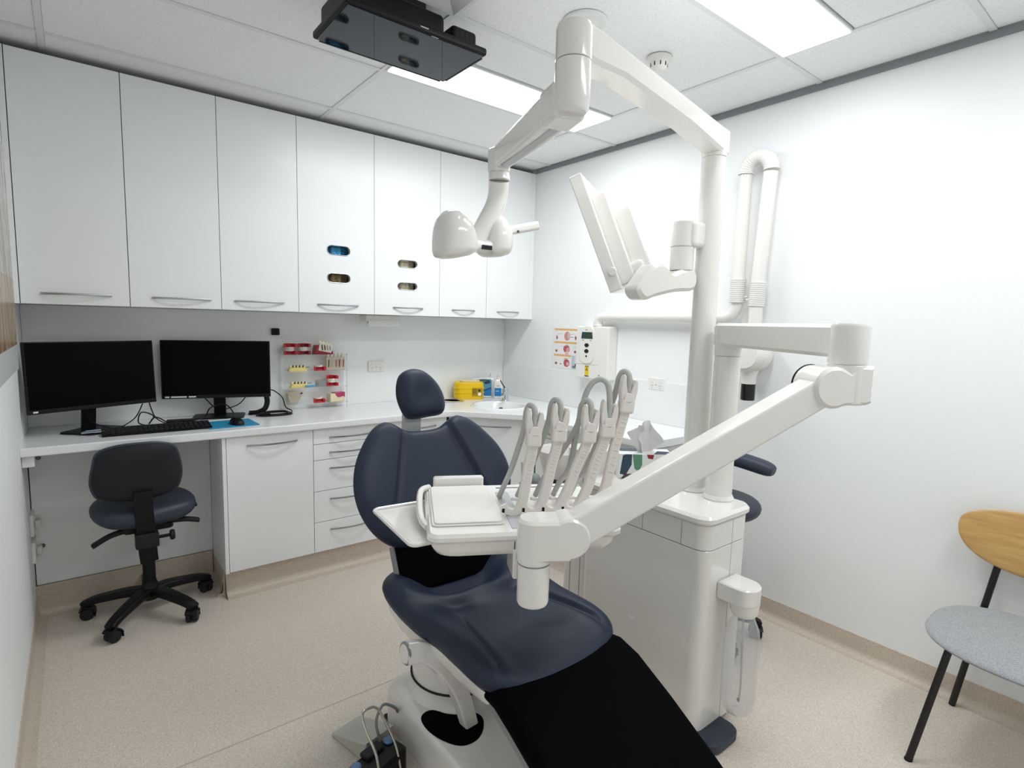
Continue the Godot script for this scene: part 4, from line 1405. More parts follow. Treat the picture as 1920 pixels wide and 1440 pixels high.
func build_stools() -> void:
	var o := V(0.232, 0, -3.135)
	var t := thing("operator_stool", "dark blue operator stool with low backrest at the desk", "stool", o)
	star_base(t, 0.265, deg_to_rad(-16), M.black_plastic)
	part(t, "gas_column", lathe(P2([0.0, 0.13, 0.027, 0.13, 0.027, 0.28, 0.015, 0.282, 0.015, 0.44, 0.0, 0.44]), 24), M.black_plastic)
	var oc := curve([Vector2(-0.15, 0.17), Vector2(0.0, 0.185), Vector2(0.15, 0.17), Vector2(0.205, 0.09), Vector2(0.21, -0.05), Vector2(0.16, -0.16), Vector2(0, -0.195), Vector2(-0.16, -0.16), Vector2(-0.21, -0.05), Vector2(-0.205, 0.09)], 5, true)
	part(t, "seat", xf(cushion(oc, Vector2.ZERO, 12, func(p, s): return 0.052 * rim(s, 6.0) + 0.35 * p.x * p.x + 0.25 * p.y * p.y, func(p, s): return -0.056 * rim(s, 6.0) + 0.35 * p.x * p.x + 0.25 * p.y * p.y), Transform3D(Basis(Vector3.UP, deg_to_rad(6)) * Basis(Vector3.RIGHT, deg_to_rad(-90)), V(-0.005, 0.520, -0.02))), M.navy_stool)
	part(t, "seat_plate", ext(rrect(0.20, 0.22, 0.02, 3), 0.03, 0.004), M.black_plastic, rot(Vector3.RIGHT, -90, V(0, 0.445, 0)))
	# backrest towards the room
	var bo := curve([Vector2(-0.165, 0.04), Vector2(-0.145, 0.105), Vector2(-0.08, 0.132), Vector2(0.0, 0.137), Vector2(0.08, 0.132), Vector2(0.145, 0.105), Vector2(0.168, 0.04), Vector2(0.175, -0.04), Vector2(0.15, -0.105), Vector2(0.08, -0.126), Vector2(0, -0.13), Vector2(-0.08, -0.126), Vector2(-0.15, -0.105), Vector2(-0.175, -0.04)], 4, true)
	var bk := Transform3D(Basis(Vector3.UP, deg_to_rad(2)) * Basis(Vector3.RIGHT, deg_to_rad(4)), V(-0.034, 0.742, 0.140))
	part(t, "backrest_shell", cushion(bo, Vector2.ZERO, 10, func(p, s): return 0.030 * rim(s, 4.0) - 0.9 * p.x * p.x, func(p, _s): return -0.9 * p.x * p.x), M.charcoal, bk)
	var pad := bo.map(func(q): return q * 1.035)
	part(t, "backrest_pad", cushion(pad, Vector2.ZERO, 10, func(p, s): return 0.010 * rim(s, 8.0) - 0.9 * p.x * p.x, func(p, s): return -0.048 * rim(s, 4.0) - 0.9 * p.x * p.x), M.navy_stool, bk)
	var st := part(t, "back_stem", sweep(curve([V(-0.022, 0.66, 0.172), V(-0.022, 0.56, 0.172), V(-0.015, 0.46, 0.160), V(-0.010, 0.36, 0.132), V(-0.004, 0.30, 0.10)], 4), rrect(0.074, 0.022, 0.005, 2), Vector3.BACK), M.black_plastic)
	part(st, "sleeve", bx(V(-0.060, 0.392, 0.125), V(0.032, 0.458, 0.187), 0.005, 2), M.charcoal)
	part(t, "mechanism_arm", bx(V(-0.030, 0.31, 0.0), V(0.022, 0.36, 0.13), 0.008, 2), M.black_plastic)
	part(t, "mechanism_link", bx(V(-0.026, 0.34, -0.01), V(0.020, 0.45, 0.035), 0.008, 2), M.black_plastic)
	var kn := part(t, "knob", rod(V(0.078, 0.425, 0.15), V(0.098, 0.425, 0.15), 0.024, 0.004, 20), M.charcoal)
	part(kn, "spindle", rod(V(0.02, 0.425, 0.15), V(0.08, 0.425, 0.15), 0.008, 0.001, 12), M.black_plastic)
	var lev := func(a: Vector3, b: Vector3, c: Vector3, d: Vector3) -> void:
		var l := part(t, "lever", tube(curve([a, b], 2), 0.006, 10), M.black_plastic)
		part(l, "paddle", sweep(curve([b, c, d], 5), rrect(0.040, 0.020, 0.008, 3), Vector3.UP), M.charcoal)
	lev.call(V(-0.02, 0.455, 0.06), V(-0.075, 0.452, 0.05), V(-0.15, 0.432, 0.04), V(-0.215, 0.396, 0.035))
	lev.call(V(0.03, 0.455, 0.05), V(0.10, 0.463, 0.05), V(0.16, 0.455, 0.045), V(0.215, 0.438, 0.04))
	lev.call(V(0.03, 0.465, -0.01), V(0.10, 0.480, -0.01), V(0.15, 0.495, -0.02), V(0.215, 0.502, -0.03))
	# assistant stool behind the unit
	t = thing("assistant_stool", "dark blue stool with curved arm support behind the dental unit", "stool", V(2.35, 0, -1.40))
	star_base(t, 0.225, deg_to_rad(50), M.black_plastic)
	part(t, "gas_column", lathe(P2([0.0, 0.13, 0.027, 0.13, 0.027, 0.35, 0.015, 0.352, 0.015, 0.585, 0.0, 0.585]), 24), M.black_plastic)
	part(t, "seat", xf(cushion(ellipse(0.195, 0.195, 40), Vector2.ZERO, 10, func(_p, s): return 0.045 * rim(s, 5.0), func(_p, s): return -0.050 * rim(s, 6.0)), rot(Vector3.RIGHT, -90, V(-0.02, 0.655, 0.02))), M.navy_stool)
	part(t, "seat_plate", xf(cyl(0.12, 0.02, 0.004, 28), at(0, 0.585, 0)), M.black_plastic)
	part(t, "arm_post", tube(curve([V(-0.02, 0.595, -0.05), V(-0.06, 0.60, -0.20), V(-0.10, 0.66, -0.24), V(-0.09, 0.80, -0.20), V(-0.06, 0.86, -0.15)], 5), 0.012, 12), M.black_plastic)
	part(t, "arm_support", sweep(curve([V(-0.17, 0.855, -0.02), V(-0.08, 0.870, -0.09), V(0.02, 0.872, -0.04), V(0.045, 0.868, 0.06), V(0.062, 0.852, 0.18), V(0.068, 0.840, 0.235)], 6), rrect(0.088, 0.064, 0.028, 4), Vector3.UP, range(31).map(func(i): return 1.0 - 0.42 * pow(absf(i / 15.0 - 1.0), 5.0))), M.navy_stool)
	part(t, "backrest", xf(cushion(ellipse(0.15, 0.07, 28, 2.6), Vector2.ZERO, 8, func(_p, s): return 0.03 * rim(s, 4.0), func(_p, s): return -0.02 * rim(s, 4.0)), Transform3D(facing(V(0.5, 0, 0.8), V(-0.13, 0.80, -0.20)))), M.navy_stool)


func build_waiting_chair() -> void:
	var t := thing("waiting_chair", "visitor chair with oak back, grey felt seat and black legs", "chair", V(2.43, 0, -0.265))
	# the frame of the chair: x towards the wall, z along it
	var seat := ellipse(0.262, 0.285, 48, 2.5)
	part(t, "seat", xf(cushion(seat, Vector2.ZERO, 14, func(_p, s): return 0.022 * rim(s, 6.0), func(_p, s): return -0.022 * rim(s, 6.0)), rot(Vector3.RIGHT, -90, V(-0.018, 0.447, 0.0))), M.grey_felt)
	var back := []
	for i in 56:
		var a := TAU * i / 56.0
		var c := cos(a)
		var s := sin(a)
		back.append(Vector2(signf(c) * pow(absf(c), 0.80) * 0.285, (signf(s) * pow(absf(s), 0.72) * 0.088 if s > 0 else signf(s) * pow(absf(s), 0.92) * 0.150)))
	var bm := M.oak as StandardMaterial3D
	bm.uv1_triplanar = true
	bm.uv1_scale = V(2.6, 2.6, 2.6)
	part(t, "backrest", cushion(back, Vector2(0, -0.01), 12, func(p, s): return 0.006 * rim(s, 10.0) + 0.55 * p.x * p.x, func(p, s): return -0.006 * rim(s, 10.0) + 0.55 * p.x * p.x), bm, Transform3D(facing(Vector3.LEFT, V(0.245, 0.745, 0)).basis * Basis(Vector3.RIGHT, deg_to_rad(-8)), V(0.262, 0.742, 0)))
	for s in [-1.0, 1.0]:
		part(t, "leg", rod(V(-0.228, 0, 0.252 * s), V(-0.115, 0.425, 0.195 * s), 0.0115, 0.002, 16), M.black_metal)
		part(t, "leg", rod(V(0.252, 0, 0.246 * s), V(0.275, 0.715, 0.150 * s), 0.0115, 0.002, 16), M.black_metal)
		part(t, "side_rail", rod(V(-0.12, 0.418, 0.195 * s), V(0.245, 0.43, 0.190 * s), 0.009, 0.001, 12), M.black_metal)
		part(t, "foot_pad", xf(cyl(0.013, 0.006, 0.001, 16), at(-0.228, 0, 0.252 * s)), M.black_plastic)
	part(t, "front_rail", rod(V(-0.115, 0.418, -0.195), V(-0.115, 0.418, 0.195), 0.009, 0.001, 12), M.black_metal)
	part(t, "back_rail", rod(V(0.245, 0.425, -0.19), V(0.245, 0.425, 0.19), 0.009, 0.001, 12), M.black_metal)


# ------------------------------------------------------------------ dental chair
func build_dental_chair() -> void:
	var xc := 1.09
	var t := thing("dental_chair", "navy upholstered dental patient chair on a white base", "dental chair", V(xc, 0, -1.45))
	# lifting base: a broad white block with a dark pocket, a round column and the shell under the seat
	var rings := []
	for q in [[0.0, 0.99], [0.015, 1.0], [0.115, 0.995], [0.132, 0.985], [0.144, 0.965], [0.150, 0.935], [0.153, 0.80]]:
		var ring := PackedVector3Array()
		for p in rrect(0.52 * q[1], 1.06 - 0.52 * (1.0 - q[1]), 0.06, 6):
			ring.append(V(xc + p.x, q[0], -1.25 + p.y))
		rings.append(ring)
	wpart(t, "base", loft(rings), M.plastic)
	wpart(t, "base_skirt", bx(V(xc - 0.255, 0.0, -1.775), V(xc + 0.255, 0.012, -0.725), 0.004), M.charcoal)
	wpart(t, "lift_column", moved(lathe(P2([0.0, 0.14, 0.185, 0.14, 0.180, 0.150, 0.168, 0.165, 0.164, 0.19, 0.164, 0.41, 0.0, 0.41]), 44), V(1.05, 0, -1.61)), M.plastic)
	wpart(t, "column_ring", moved(lathe(P2([0.160, 0.205, 0.169, 0.205, 0.171, 0.208, 0.169, 0.211, 0.160, 0.211]), 44), V(1.05, 0, -1.61)), M.charcoal)
	var pocket := curve(P2([0.842, 1.505, 0.866, 1.527, 0.897, 1.520, 0.925, 1.478, 0.962, 1.446, 1.000, 1.432, 1.012, 1.395, 0.985, 1.350, 0.940, 1.322, 0.888, 1.330, 0.852, 1.385, 0.836, 1.450]), 5, true)
	var pt := wpart(t, "arm_pocket", xf(ext(pocket, 0.004, 0.001), Transform3D(Basis(Vector3.RIGHT, -PI / 2), V(0, 0.1515, 0))), M.black_cover)
	tag(pt, "black recess in the white base")
	# seat
	var half := [Vector2(0, 0.40), Vector2(0.13, 0.395), Vector2(0.22, 0.36), Vector2(0.275, 0.29), Vector2(0.292, 0.18), Vector2(0.285, 0.06), Vector2(0.268, -0.06), Vector2(0.268, -0.16), Vector2(0.268, -0.26), Vector2(0.250, -0.325), Vector2(0.18, -0.37), Vector2(0.09, -0.392)]
	var full := half.duplicate()
	full.append(Vector2(0, -0.398))
	for i in range(half.size() - 1, 0, -1):
		full.append(Vector2(-half[i].x, half[i].y))
	var so := curve(full, 6, true)
	# in the seat's own frame y runs to the headrest end; heights are over the floor
	var base_h := func(p: Vector2) -> float:
		var v: float = p.y
		return 0.470 + 0.10 * maxf(0.0, v - 0.05) - 0.55 * pow(maxf(0.0, -v - 0.20), 2.0) + 0.30 * p.x * p.x
	var seat_top := func(p: Vector2, s: float) -> float:
		var h := 0.0
		var ax := absf(p.x)
		# the hollow for the hips with its raised rim, a pommel before it, two long seams towards the knees
		var r := Vector2(p.x / 0.215, (p.y - 0.215) / 0.135).length()
		h -= 0.045 * smoothstep(1.0, 0.45, r)
		h += 0.012 * exp(-pow((r - 1.12) / 0.16, 2.0)) * smoothstep(0.0, 0.2, p.y)
		h += 0.022 * exp(-pow((p.y - 0.070) / 0.055, 2.0) - pow(p.x / 0.085, 2.0))
		h -= 0.016 * exp(-pow((p.y - 0.01 - 0.3 * ax) / 0.030, 2.0) - pow((ax - 0.12) / 0.05, 2.0))
		h -= 0.012 * exp(-pow((ax - (0.150 + 0.18 * clampf(-p.y, 0.0, 0.35))) / 0.012, 2.0)) * smoothstep(0.02, -0.10, p.y)
		h += 0.012 * smoothstep(0.14, 0.22, ax) * smoothstep(0.10, -0.05, p.y)
		return base_h.call(p) + 0.045 * rim(s, 9.0) + h * (1.0 - pow(s, 18.0))
	var seat_bot := func(p: Vector2, s: float) -> float: return base_h.call(p) - 0.045 * rim(s, 9.0)
	var sf := Transform3D(Basis(Vector3.RIGHT, Vector3.FORWARD, Vector3.UP), V(xc, 0, -1.455))
	wpart(t, "seat", xf(cushion(so, Vector2.ZERO, 56, seat_top, seat_bot, 10), sf), M.navy)
	var shell := so.map(func(q): return Vector2(q.x * 0.95, q.y * 0.97))
	wpart(t, "seat_shell", xf(cushion(shell, Vector2.ZERO, 10, func(p, _s): return base_h.call(p) - 0.03, func(p, s): return base_h.call(p) - 0.03 - 0.085 * rim(s, 8.0)), sf), M.plastic)
	# leg rest under its black cover
	var lr := []
	var lu := []
	for q in [[-1.20, 0.440, 0.240], [-1.10, 0.448, 0.252], [-1.03, 0.425, 0.256], [-0.90, 0.358, 0.254], [-0.74, 0.272, 0.245], [-0.60, 0.196, 0.232], [-0.48, 0.132, 0.215], [-0.43, 0.108, 0.18], [-0.415, 0.102, 0.12]]:
		var ring := PackedVector3Array()
		for p in rrect(q[2] * 2.0, 0.062, 0.028, 5):
			ring.append(V(xc + p.x, q[1] + p.y - 0.25 * 0.0 + 0.05 * p.x * p.x, q[0] + p.y * 0.45))
		lr.append(ring)
		ring = PackedVector3Array()
		for p in rrect(q[2] * 1.86, 0.05, 0.02, 4):
			ring.append(V(xc + p.x, q[1] + p.y - 0.040, q[0] + p.y * 0.45 - 0.03))
		lu.append(ring)
	wpart(t, "leg_rest_cover", loft(lr), M.black_cover)
	wpart(t, "leg_rest_shell", loft(lu), M.mid_grey)
	# backrest: leaning away from the camera
	var bh := [Vector2(0, 0.445), Vector2(0.07, 0.450), Vector2(0.115, 0.472), Vector2(0.15, 0.490), Vector2(0.18, 0.488), Vector2(0.225, 0.462), Vector2(0.275, 0.405), Vector2(0.318, 0.335), Vector2(0.340, 0.255), Vector2(0.335, 0.175), Vector2(0.302, 0.10), Vector2(0.25, 0.045), Vector2(0.19, 0.018), Vector2(0.11, 0.010)]
	var bf := bh.duplicate()
	bf.append(Vector2(0, 0.010))
	for i in range(bh.size() - 1, 0, -1):
		bf.append(Vector2(-bh[i].x, bh[i].y))
	var bo := curve(bf, 6, true)
	var bowl := func(p: Vector2) -> float: return 0.42 * p.x * p.x
	var back_front := func(p: Vector2, s: float) -> float:
		var ax := absf(p.x)
		var seam := 0.10 + 0.13 * clampf((0.46 - p.y) / 0.40, 0.0, 1.0)
		var h := 0.0
		h += 0.012 * smoothstep(seam - 0.012, seam + 0.020, ax) * (1.0 - smoothstep(0.70, 1.0, s) * 0.4)
		h -= 0.007 * exp(-pow((ax - seam) / 0.013, 2.0)) * smoothstep(0.08, 0.2, p.y)
		return bowl.call(p) + 0.040 * rim(s, 9.0) + h * (1.0 - pow(s, 18.0))
	var tilt := Transform3D(Basis(Vector3.RIGHT, deg_to_rad(-25.0)), V(xc - 0.005, 0.622, -1.765))
	wpart(t, "backrest", xf(cushion(bo, Vector2(0, 0.24), 64, back_front, func(p, s): return bowl.call(p) - 0.030 * rim(s, 9.0), 10), tilt), M.navy)
	var bs := bo.map(func(q): return Vector2(q.x * 0.95, 0.24 + (q.y - 0.24) * 0.95))
	wpart(t, "backrest_shell", xf(cushion(bs, Vector2(0, 0.24), 8, func(p, _s): return bowl.call(p) - 0.015, func(p, s): return bowl.call(p) - 0.015 - 0.055 * rim(s, 6.0)), tilt), M.black_plastic)
	wpart(t, "lower_back", xf(bx(V(-0.205, -0.15, -0.03), V(0.205, 0.06, 0.012), 0.015, 3), tilt), M.black_cover)
	wpart(t, "lower_back_trim", xf(bx(V(-0.212, -0.15, -0.04), V(-0.203, 0.03, -0.005), 0.003), tilt), M.mid_grey)
	wpart(t, "hinge", bx(V(xc - 0.16, 0.38, -1.86), V(xc + 0.16, 0.47, -1.72), 0.02, 3), M.black_plastic)
	# headrest
	var ho := curve([Vector2(-0.060, -0.092), Vector2(-0.094, -0.045), Vector2(-0.104, 0.02), Vector2(-0.085, 0.085), Vector2(-0.035, 0.112), Vector2(0.02, 0.105), Vector2(0.07, 0.065), Vector2(0.102, 0.01), Vector2(0.110, -0.045), Vector2(0.092, -0.082), Vector2(0.04, -0.09)], 6, true)
	var hf := Transform3D(Basis(Vector3.RIGHT, deg_to_rad(-14.0)), V(1.112, 1.158, -2.025))
	wpart(t, "headrest", xf(cushion(ho, Vector2.ZERO, 16, func(p, s): return 0.052 * rim(s, 3.5) - 0.010 * exp(-p.length_squared() / 0.0025), func(_p, s): return -0.030 * rim(s, 4.0)), hf), M.navy)
	var po := wpart(t, "headrest_post", bx(V(1.040, 0.99, -2.045), V(1.118, 1.085, -2.020), 0.004, 2), M.light_grey)
	wpart(po, "post_clip", bx(V(1.062, 1.066, -2.022), V(1.092, 1.082, -2.012), 0.003), M.charcoal)
	# swing-down armrest at the patient's right
	var ap := curve([V(0.770, 0.437, -1.466), V(0.812, 0.432, -1.450), V(0.858, 0.395, -1.430), V(0.898, 0.333, -1.414), V(0.932, 0.255, -1.404), V(0.962, 0.150, -1.398)], 6)
	var sec := rrect(0.064, 0.056, 0.008, 3)
	var arm := wpart(t, "armrest", sweep(ap, sec, V(0.0, 0.3, 1.0).normalized(), range(31).map(func(i): return 1.05 - 0.010 * i)), M.plastic)
	wpart(arm, "end_ring", xf(ext(ellipse(0.030, 0.038, 28), 0.010, 0.003), facing(V(-1.0, 0.0, 0.10), V(0.768, 0.437, -1.466))), M.mid_grey)
	wpart(arm, "end_cap", xf(ext(ellipse(0.024, 0.032, 28), 0.013, 0.003), facing(V(-1.0, 0.0, 0.10), V(0.768, 0.437, -1.466))), M.plastic)
	# foot control on the floor
	var f := thing("foot_control", "foot control with grey wedge plate, blue buttons and wire loop on floor", "foot control", V(0.71, 0, -1.62))
	wpart(f, "wedge", xf(ext(P2([0.0, 0.0, 0.20, 0.0, 0.20, 0.010, 0.0, 0.075]), 0.120, 0.004), Transform3D(Basis(V(-0.22, 0, -0.97).normalized(), Vector3.UP, V(-0.97, 0, 0.22).normalized() * -1.0), V(0.690, 0.001, -1.60))), M.wedge_grey)
	var fc := V(0.692, 0, -1.515)
	var fb := Basis(Vector3.UP, deg_to_rad(18))
	var bd := wpart(f, "housing", xf(ext(rrect(0.19, 0.10, 0.03, 5), 0.085, 0.010), Transform3D(fb * Basis(Vector3.RIGHT, -PI / 2), fc + V(0.0, 0.001, 0))), M.black_plastic)
	wpart(bd, "ledge", xf(bx(V(-0.03, 0.084, -0.05), V(0.04, 0.098, -0.01), 0.004, 2), Transform3D(fb, fc)), M.charcoal)
	for s in [-1, 1]:
		wpart(bd, "button", xf(moved(xf(cyl(0.017, 0.012, 0.004, 20), at(0, 0, 0)), V(0.068 * s, 0.084, -0.022)), Transform3D(fb, fc)), M.pedal_blue)
	var loop := curve([V(-0.045, 0.02, 0.062), V(-0.045, 0.14, 0.045), V(-0.046, 0.205, 0.0), V(-0.030, 0.236, -0.035), V(0.0, 0.238, -0.038), V(0.028, 0.222, -0.030), V(0.045, 0.16, 0.0), V(0.048, 0.10, 0.035), V(0.045, 0.02, 0.062)], 6)
	wpart(f, "wire_loop", xf(tube(loop, 0.0042, 10), Transform3D(fb, fc)), M.rod_silver)
	wpart(f, "hose", tube(curve([V(0.745, 0.05, -1.60), V(0.735, 0.12, -1.62), V(0.765, 0.165, -1.63), V(0.812, 0.13, -1.64), V(0.829, 0.10, -1.65)], 6), 0.005, 10), M.mid_grey)


# ------------------------------------------------------------------ dental unit
func rounded_prism(x0: float, x1: float, z0: float, z1: float, y0: float, y1: float, r: float, b := 0.004) -> PackedVector3Array:
	var s := ext(rrect(x1 - x0, z1 - z0, r, 7), y1 - y0, b)
	return xf(s, Transform3D(Basis(Vector3.RIGHT, -PI / 2), V((x0 + x1) / 2, y0, (z0 + z1) / 2)))


func build_dental_unit() -> void:
	var t := thing("dental_unit", "tall white dental unit cabinet carrying two posts and the spittoon", "dental unit", V(1.785, 0, -1.29))
	wpart(t, "core", rounded_prism(1.655, 1.915, -1.575, -1.010, 0.03, 0.79, 0.04), M.mid_grey)
	wpart(t, "lower_body", rounded_prism(1.645, 1.925, -1.585, -1.0, 0.035, 0.707, 0.048, 0.0015), M.plastic)
	wpart(t, "upper_body", rounded_prism(1.645, 1.925, -1.585, -1.0, 0.7095, 0.797, 0.048, 0.0015), M.plastic)
	wpart(t, "panel_joint", bx(V(1.806, 0.04, -1.001), V(1.8072, 0.795, -0.9994)), M.joint_line)
	wpart(t, "panel_joint", bx(V(1.6442, 0.7095, -1.1), V(1.646, 0.795, -1.0985)), M.joint_line)
	wpart(t, "panel_joint", bx(V(1.6442, 0.7095, -1.27), V(1.646, 0.795, -1.2685)), M.joint_line)
	wpart(t, "top_plate", rounded_prism(1.634, 1.936, -1.595, -0.990, 0.799, 0.832, 0.055, 0.010), M.plastic)
	wpart(t, "badge", bx(V(1.6435, 0.342, -1.315), V(1.6455, 0.350, -1.285), 0.0005), M.paper)
	wpart(t, "foot", xf(ext(rrect(0.17, 0.17, 0.04, 6), 0.042, 0.008), Transform3D(Basis(Vector3.RIGHT, -PI / 2), V(1.735, 0.0, -1.005))), M.navy_stool)
	wpart(t, "foot", xf(ext(rrect(0.24, 0.20, 0.05, 6), 0.036, 0.008), Transform3D(Basis(Vector3.RIGHT, -PI / 2), V(1.785, 0.0, -1.49))), M.navy_stool)
	# the two posts
	var p1 := V(1.902, 0.832, -1.232)
	wpart(t, "light_post", rod(p1, V(1.902, 2.098, -1.232), 0.047, 0.002, 36, 0.044), M.plastic)
	wpart(t, "post_collar", moved(lathe(P2([0.0, 0.0, 0.054, 0.0, 0.056, 0.004, 0.049, 0.016, 0.0, 0.016]), 36), p1), M.plastic)
	var p2 := V(1.883, 0.832, -1.110)
	wpart(t, "arm_post", rod(p2, V(p2.x, 1.369, p2.z), 0.048, 0.002, 36, 0.046), M.plastic)
	wpart(t, "post_collar", moved(lathe(P2([0.0, 0.0, 0.055, 0.0, 0.057, 0.004, 0.050, 0.018, 0.0, 0.018]), 36), p2), M.plastic)
	# spittoon at the far end
	var sp := wpart(t, "spittoon_column", rounded_prism(1.70, 1.90, -1.76, -1.588, 0.05, 0.93, 0.04), M.plastic)
	for z in [-1.64, -1.70]:
		wpart(sp, "column_groove", bx(V(1.6995, 0.10, z), V(1.7015, 0.85, z + 0.004)), M.mid_grey)
	var sc := V(1.760, 0.0, -1.835)
	var bowl := wpart(t, "spittoon_bowl", moved(lathe(P2([0.0, 0.775, 0.05, 0.775, 0.075, 0.79, 0.092, 0.83, 0.108, 0.885, 0.115, 0.893, 0.118, 0.889, 0.114, 0.872, 0.102, 0.825, 0.085, 0.768, 0.060, 0.752, 0.0, 0.752]), 44), sc), M.plastic)
	wpart(bowl, "bowl_neck", moved(lathe(P2([0.0, 0.60, 0.052, 0.60, 0.070, 0.63, 0.080, 0.70, 0.082, 0.752, 0.0, 0.752]), 36), sc), M.plastic_matt)
	wpart(bowl, "bowl_bracket", bx(sc + V(-0.05, 0.61, 0.03), sc + V(0.05, 0.70, 0.13), 0.015, 2), M.plastic)
	wpart(sp, "cup_filler", tube(curve([V(1.86, 0.93, -1.70), V(1.86, 0.955, -1.70), V(1.85, 0.965, -1.725), V(1.83, 0.955, -1.75)], 5), 0.008, 10), M.plastic)
	# assistant's arm with suction holders
	var aa := wpart(t, "assistant_arm", sweep(curve([V(1.70, 0.70, -1.66), V(1.62, 0.735, -1.67), V(1.55, 0.765, -1.675), V(1.44, 0.775, -1.715)], 5), rrect(0.05, 0.035, 0.012, 3)), M.plastic)
	wpart(aa, "holder", bx(V(1.41, 0.765, -1.76), V(1.60, 0.80, -1.68), 0.012, 3), M.plastic)
	wpart(aa, "suction_tube", rod(V(1.475, 0.80, -1.70), V(1.478, 0.94, -1.706), 0.003, 0.0005, 8), M.dark_steel)
	wpart(aa, "suction_grip", moved(lathe(P2([0.0, 0.795, 0.016, 0.80, 0.026, 0.815, 0.026, 0.830, 0.018, 0.844, 0.006, 0.850, 0.0, 0.850]), 24), V(1.475, 0, -1.70)), M.mid_grey)
	for q in [V(1.425, 0.79, -1.715), V(1.545, 0.79, -1.66)]:
		wpart(aa, "suction_valve", moved(lathe(P2([0.0, 0.0, 0.014, 0.0, 0.016, 0.01, 0.012, 0.026, 0.007, 0.034, 0.0, 0.034]), 18), q), M.black_plastic)
		wpart(aa, "suction_tip", rod(q + V(0, 0.03, 0), q + V(0.004, 0.11, -0.01), 0.006, 0.001, 10), M.light_grey)
	# water bottle under its bracket on the unit's end
	var b := thing("water_bottle", "clear plastic water bottle hanging from a white bracket on the unit", "water bottle", V(1.785, 0.12, -0.930))
	var hold := []
	hold.append_array([Vector2(-0.056, -0.068), Vector2(0.056, -0.068)])
	for i in 13:
		var a := PI * i / 12.0
		hold.append(Vector2(0.056 * cos(a), 0.004 + 0.050 * sin(a)))
	wpart(b, "bracket", xf(ext(hold, 0.062, 0.004), Transform3D(Basis(Vector3.RIGHT, Vector3.BACK, Vector3.DOWN), V(1.785, 0.590, -0.930))), M.plastic)
	wpart(b, "cap", moved(lathe(P2([0.0, 0.478, 0.030, 0.478, 0.040, 0.484, 0.047, 0.50, 0.050, 0.53, 0.0, 0.53]), 32), V(1.785, 0, -0.925)), M.plastic)
	var prof := [Vector2(0.0, 0.142), Vector2(0.014, 0.134), Vector2(0.026, 0.116), Vector2(0.040, 0.124), Vector2(0.053, 0.146), Vector2(0.059, 0.180), Vector2(0.060, 0.38), Vector2(0.055, 0.43), Vector2(0.038, 0.470), Vector2(0.026, 0.482), Vector2(0.0, 0.482)]
	var inner := prof.map(func(q): return Vector2(maxf(0.0, q.x - 0.0015), 0.31 + (q.y - 0.31) * 0.992))
	inner.reverse()
	wpart(b, "bottle", moved(lathe(prof + inner, 36), V(1.785, 0, -0.925)), M.bottle)
	wpart(b, "dip_tube", tube(curve([V(1.785, 0.478, -0.925), V(1.788, 0.34, -0.922), V(1.782, 0.22, -0.915), V(1.765, 0.17, -0.91)], 6), 0.0035, 8), M.light_grey)
	wpart(b, "filter", rod(V(1.767, 0.176, -0.911), V(1.752, 0.19, -0.905), 0.005, 0.001, 10), M.dark_steel)
	# tissue box on the unit top
	var tb := thing("tissue_box", "tissue box with blue and green leaf print on dental unit", "tissue box", V(1.888, 0.8325, -1.470), deg_to_rad(52))
	part(tb, "carton", bx(V(-0.055, 0, -0.115), V(0.055, 0.105, 0.115), 0.002), M.paper)
	var side := [
		[[-0.110, 0.02, -0.10, 0.10, -0.085, 0.104, -0.062, 0.104, -0.062, 0.06, -0.085, 0.015], M.pack_dark],
		[[-0.060, 0.104, -0.020, 0.104, -0.018, 0.06, -0.032, 0.030, -0.050, 0.045], M.leaf_green],
		[[-0.105, 0.0, -0.06, 0.0, -0.02, 0.012, -0.05, 0.022, -0.09, 0.020], M.leaf_plum],
		[[0.0, 0.104, 0.030, 0.104, 0.026, 0.085, 0.006, 0.088], M.dark_red],
		[[0.02, 0.02, 0.07, 0.03, 0.08, 0.07, 0.045, 0.085, 0.02, 0.06], M.leaf_navy],
		[[0.075, 0.0, 0.11, 0.0, 0.11, 0.06, 0.09, 0.04], M.leaf_green]]
	for s in side:
		part(tb, "leaf_print", ext(P2(s[0]), 0.0008), s[1], facing(Vector3.LEFT, V(-0.0549, 0, 0)))
		part(tb, "leaf_print", ext(P2(s[0]).map(func(q): return Vector2(q.x * 0.47, q.y)), 0.0008), s[1], at(0, 0, 0.1149))
	part(tb, "top_print", ext(P2([-0.05, -0.11, 0.0, -0.11, 0.01, -0.06, -0.05, -0.03]), 0.0008), M.leaf_navy, rot(Vector3.RIGHT, -90, V(0, 0.1049, 0)))
	part(tb, "top_print", ext(P2([0.0, 0.02, 0.05, 0.0, 0.05, 0.11, 0.0, 0.10]), 0.0008), M.pack_dark, rot(Vector3.RIGHT, -90, V(0, 0.1049, 0)))
	var nz := FastNoiseLite.new()
	nz.seed = 3
	nz.frequency = 1.6
	for k in 2:
		var pts := []
		for i in 11:
			var v := i / 10.0
			var row := []
			for j in 25:
				var u := j / 12.0 - 1.0
				var w := lerpf(0.022, 0.075, pow(v, 0.8))
				var top := 0.115 + 0.030 * sin(2.6 * u + 1.3 + 2.1 * k) - 0.022 * u * (1.0 if k == 0 else -1.0)
				row.append(V(0.016 * v * sin(4.5 * u + 1.7 * k) + 0.020 * v * nz.get_noise_2d(u * 1.3 + 5.0 * k, v) + 0.012 * v * (2.0 * k - 1.0), 0.098 + v * top - 0.02 * v * v * u * u, u * w + 0.006 * v * sin(9.0 * u + k)))
			pts.append(row)
		var sh := PackedVector3Array()
		for i in 10:
			for j in 24:
				quad(sh, pts[i][j], pts[i][j + 1], pts[i + 1][j + 1], pts[i + 1][j])
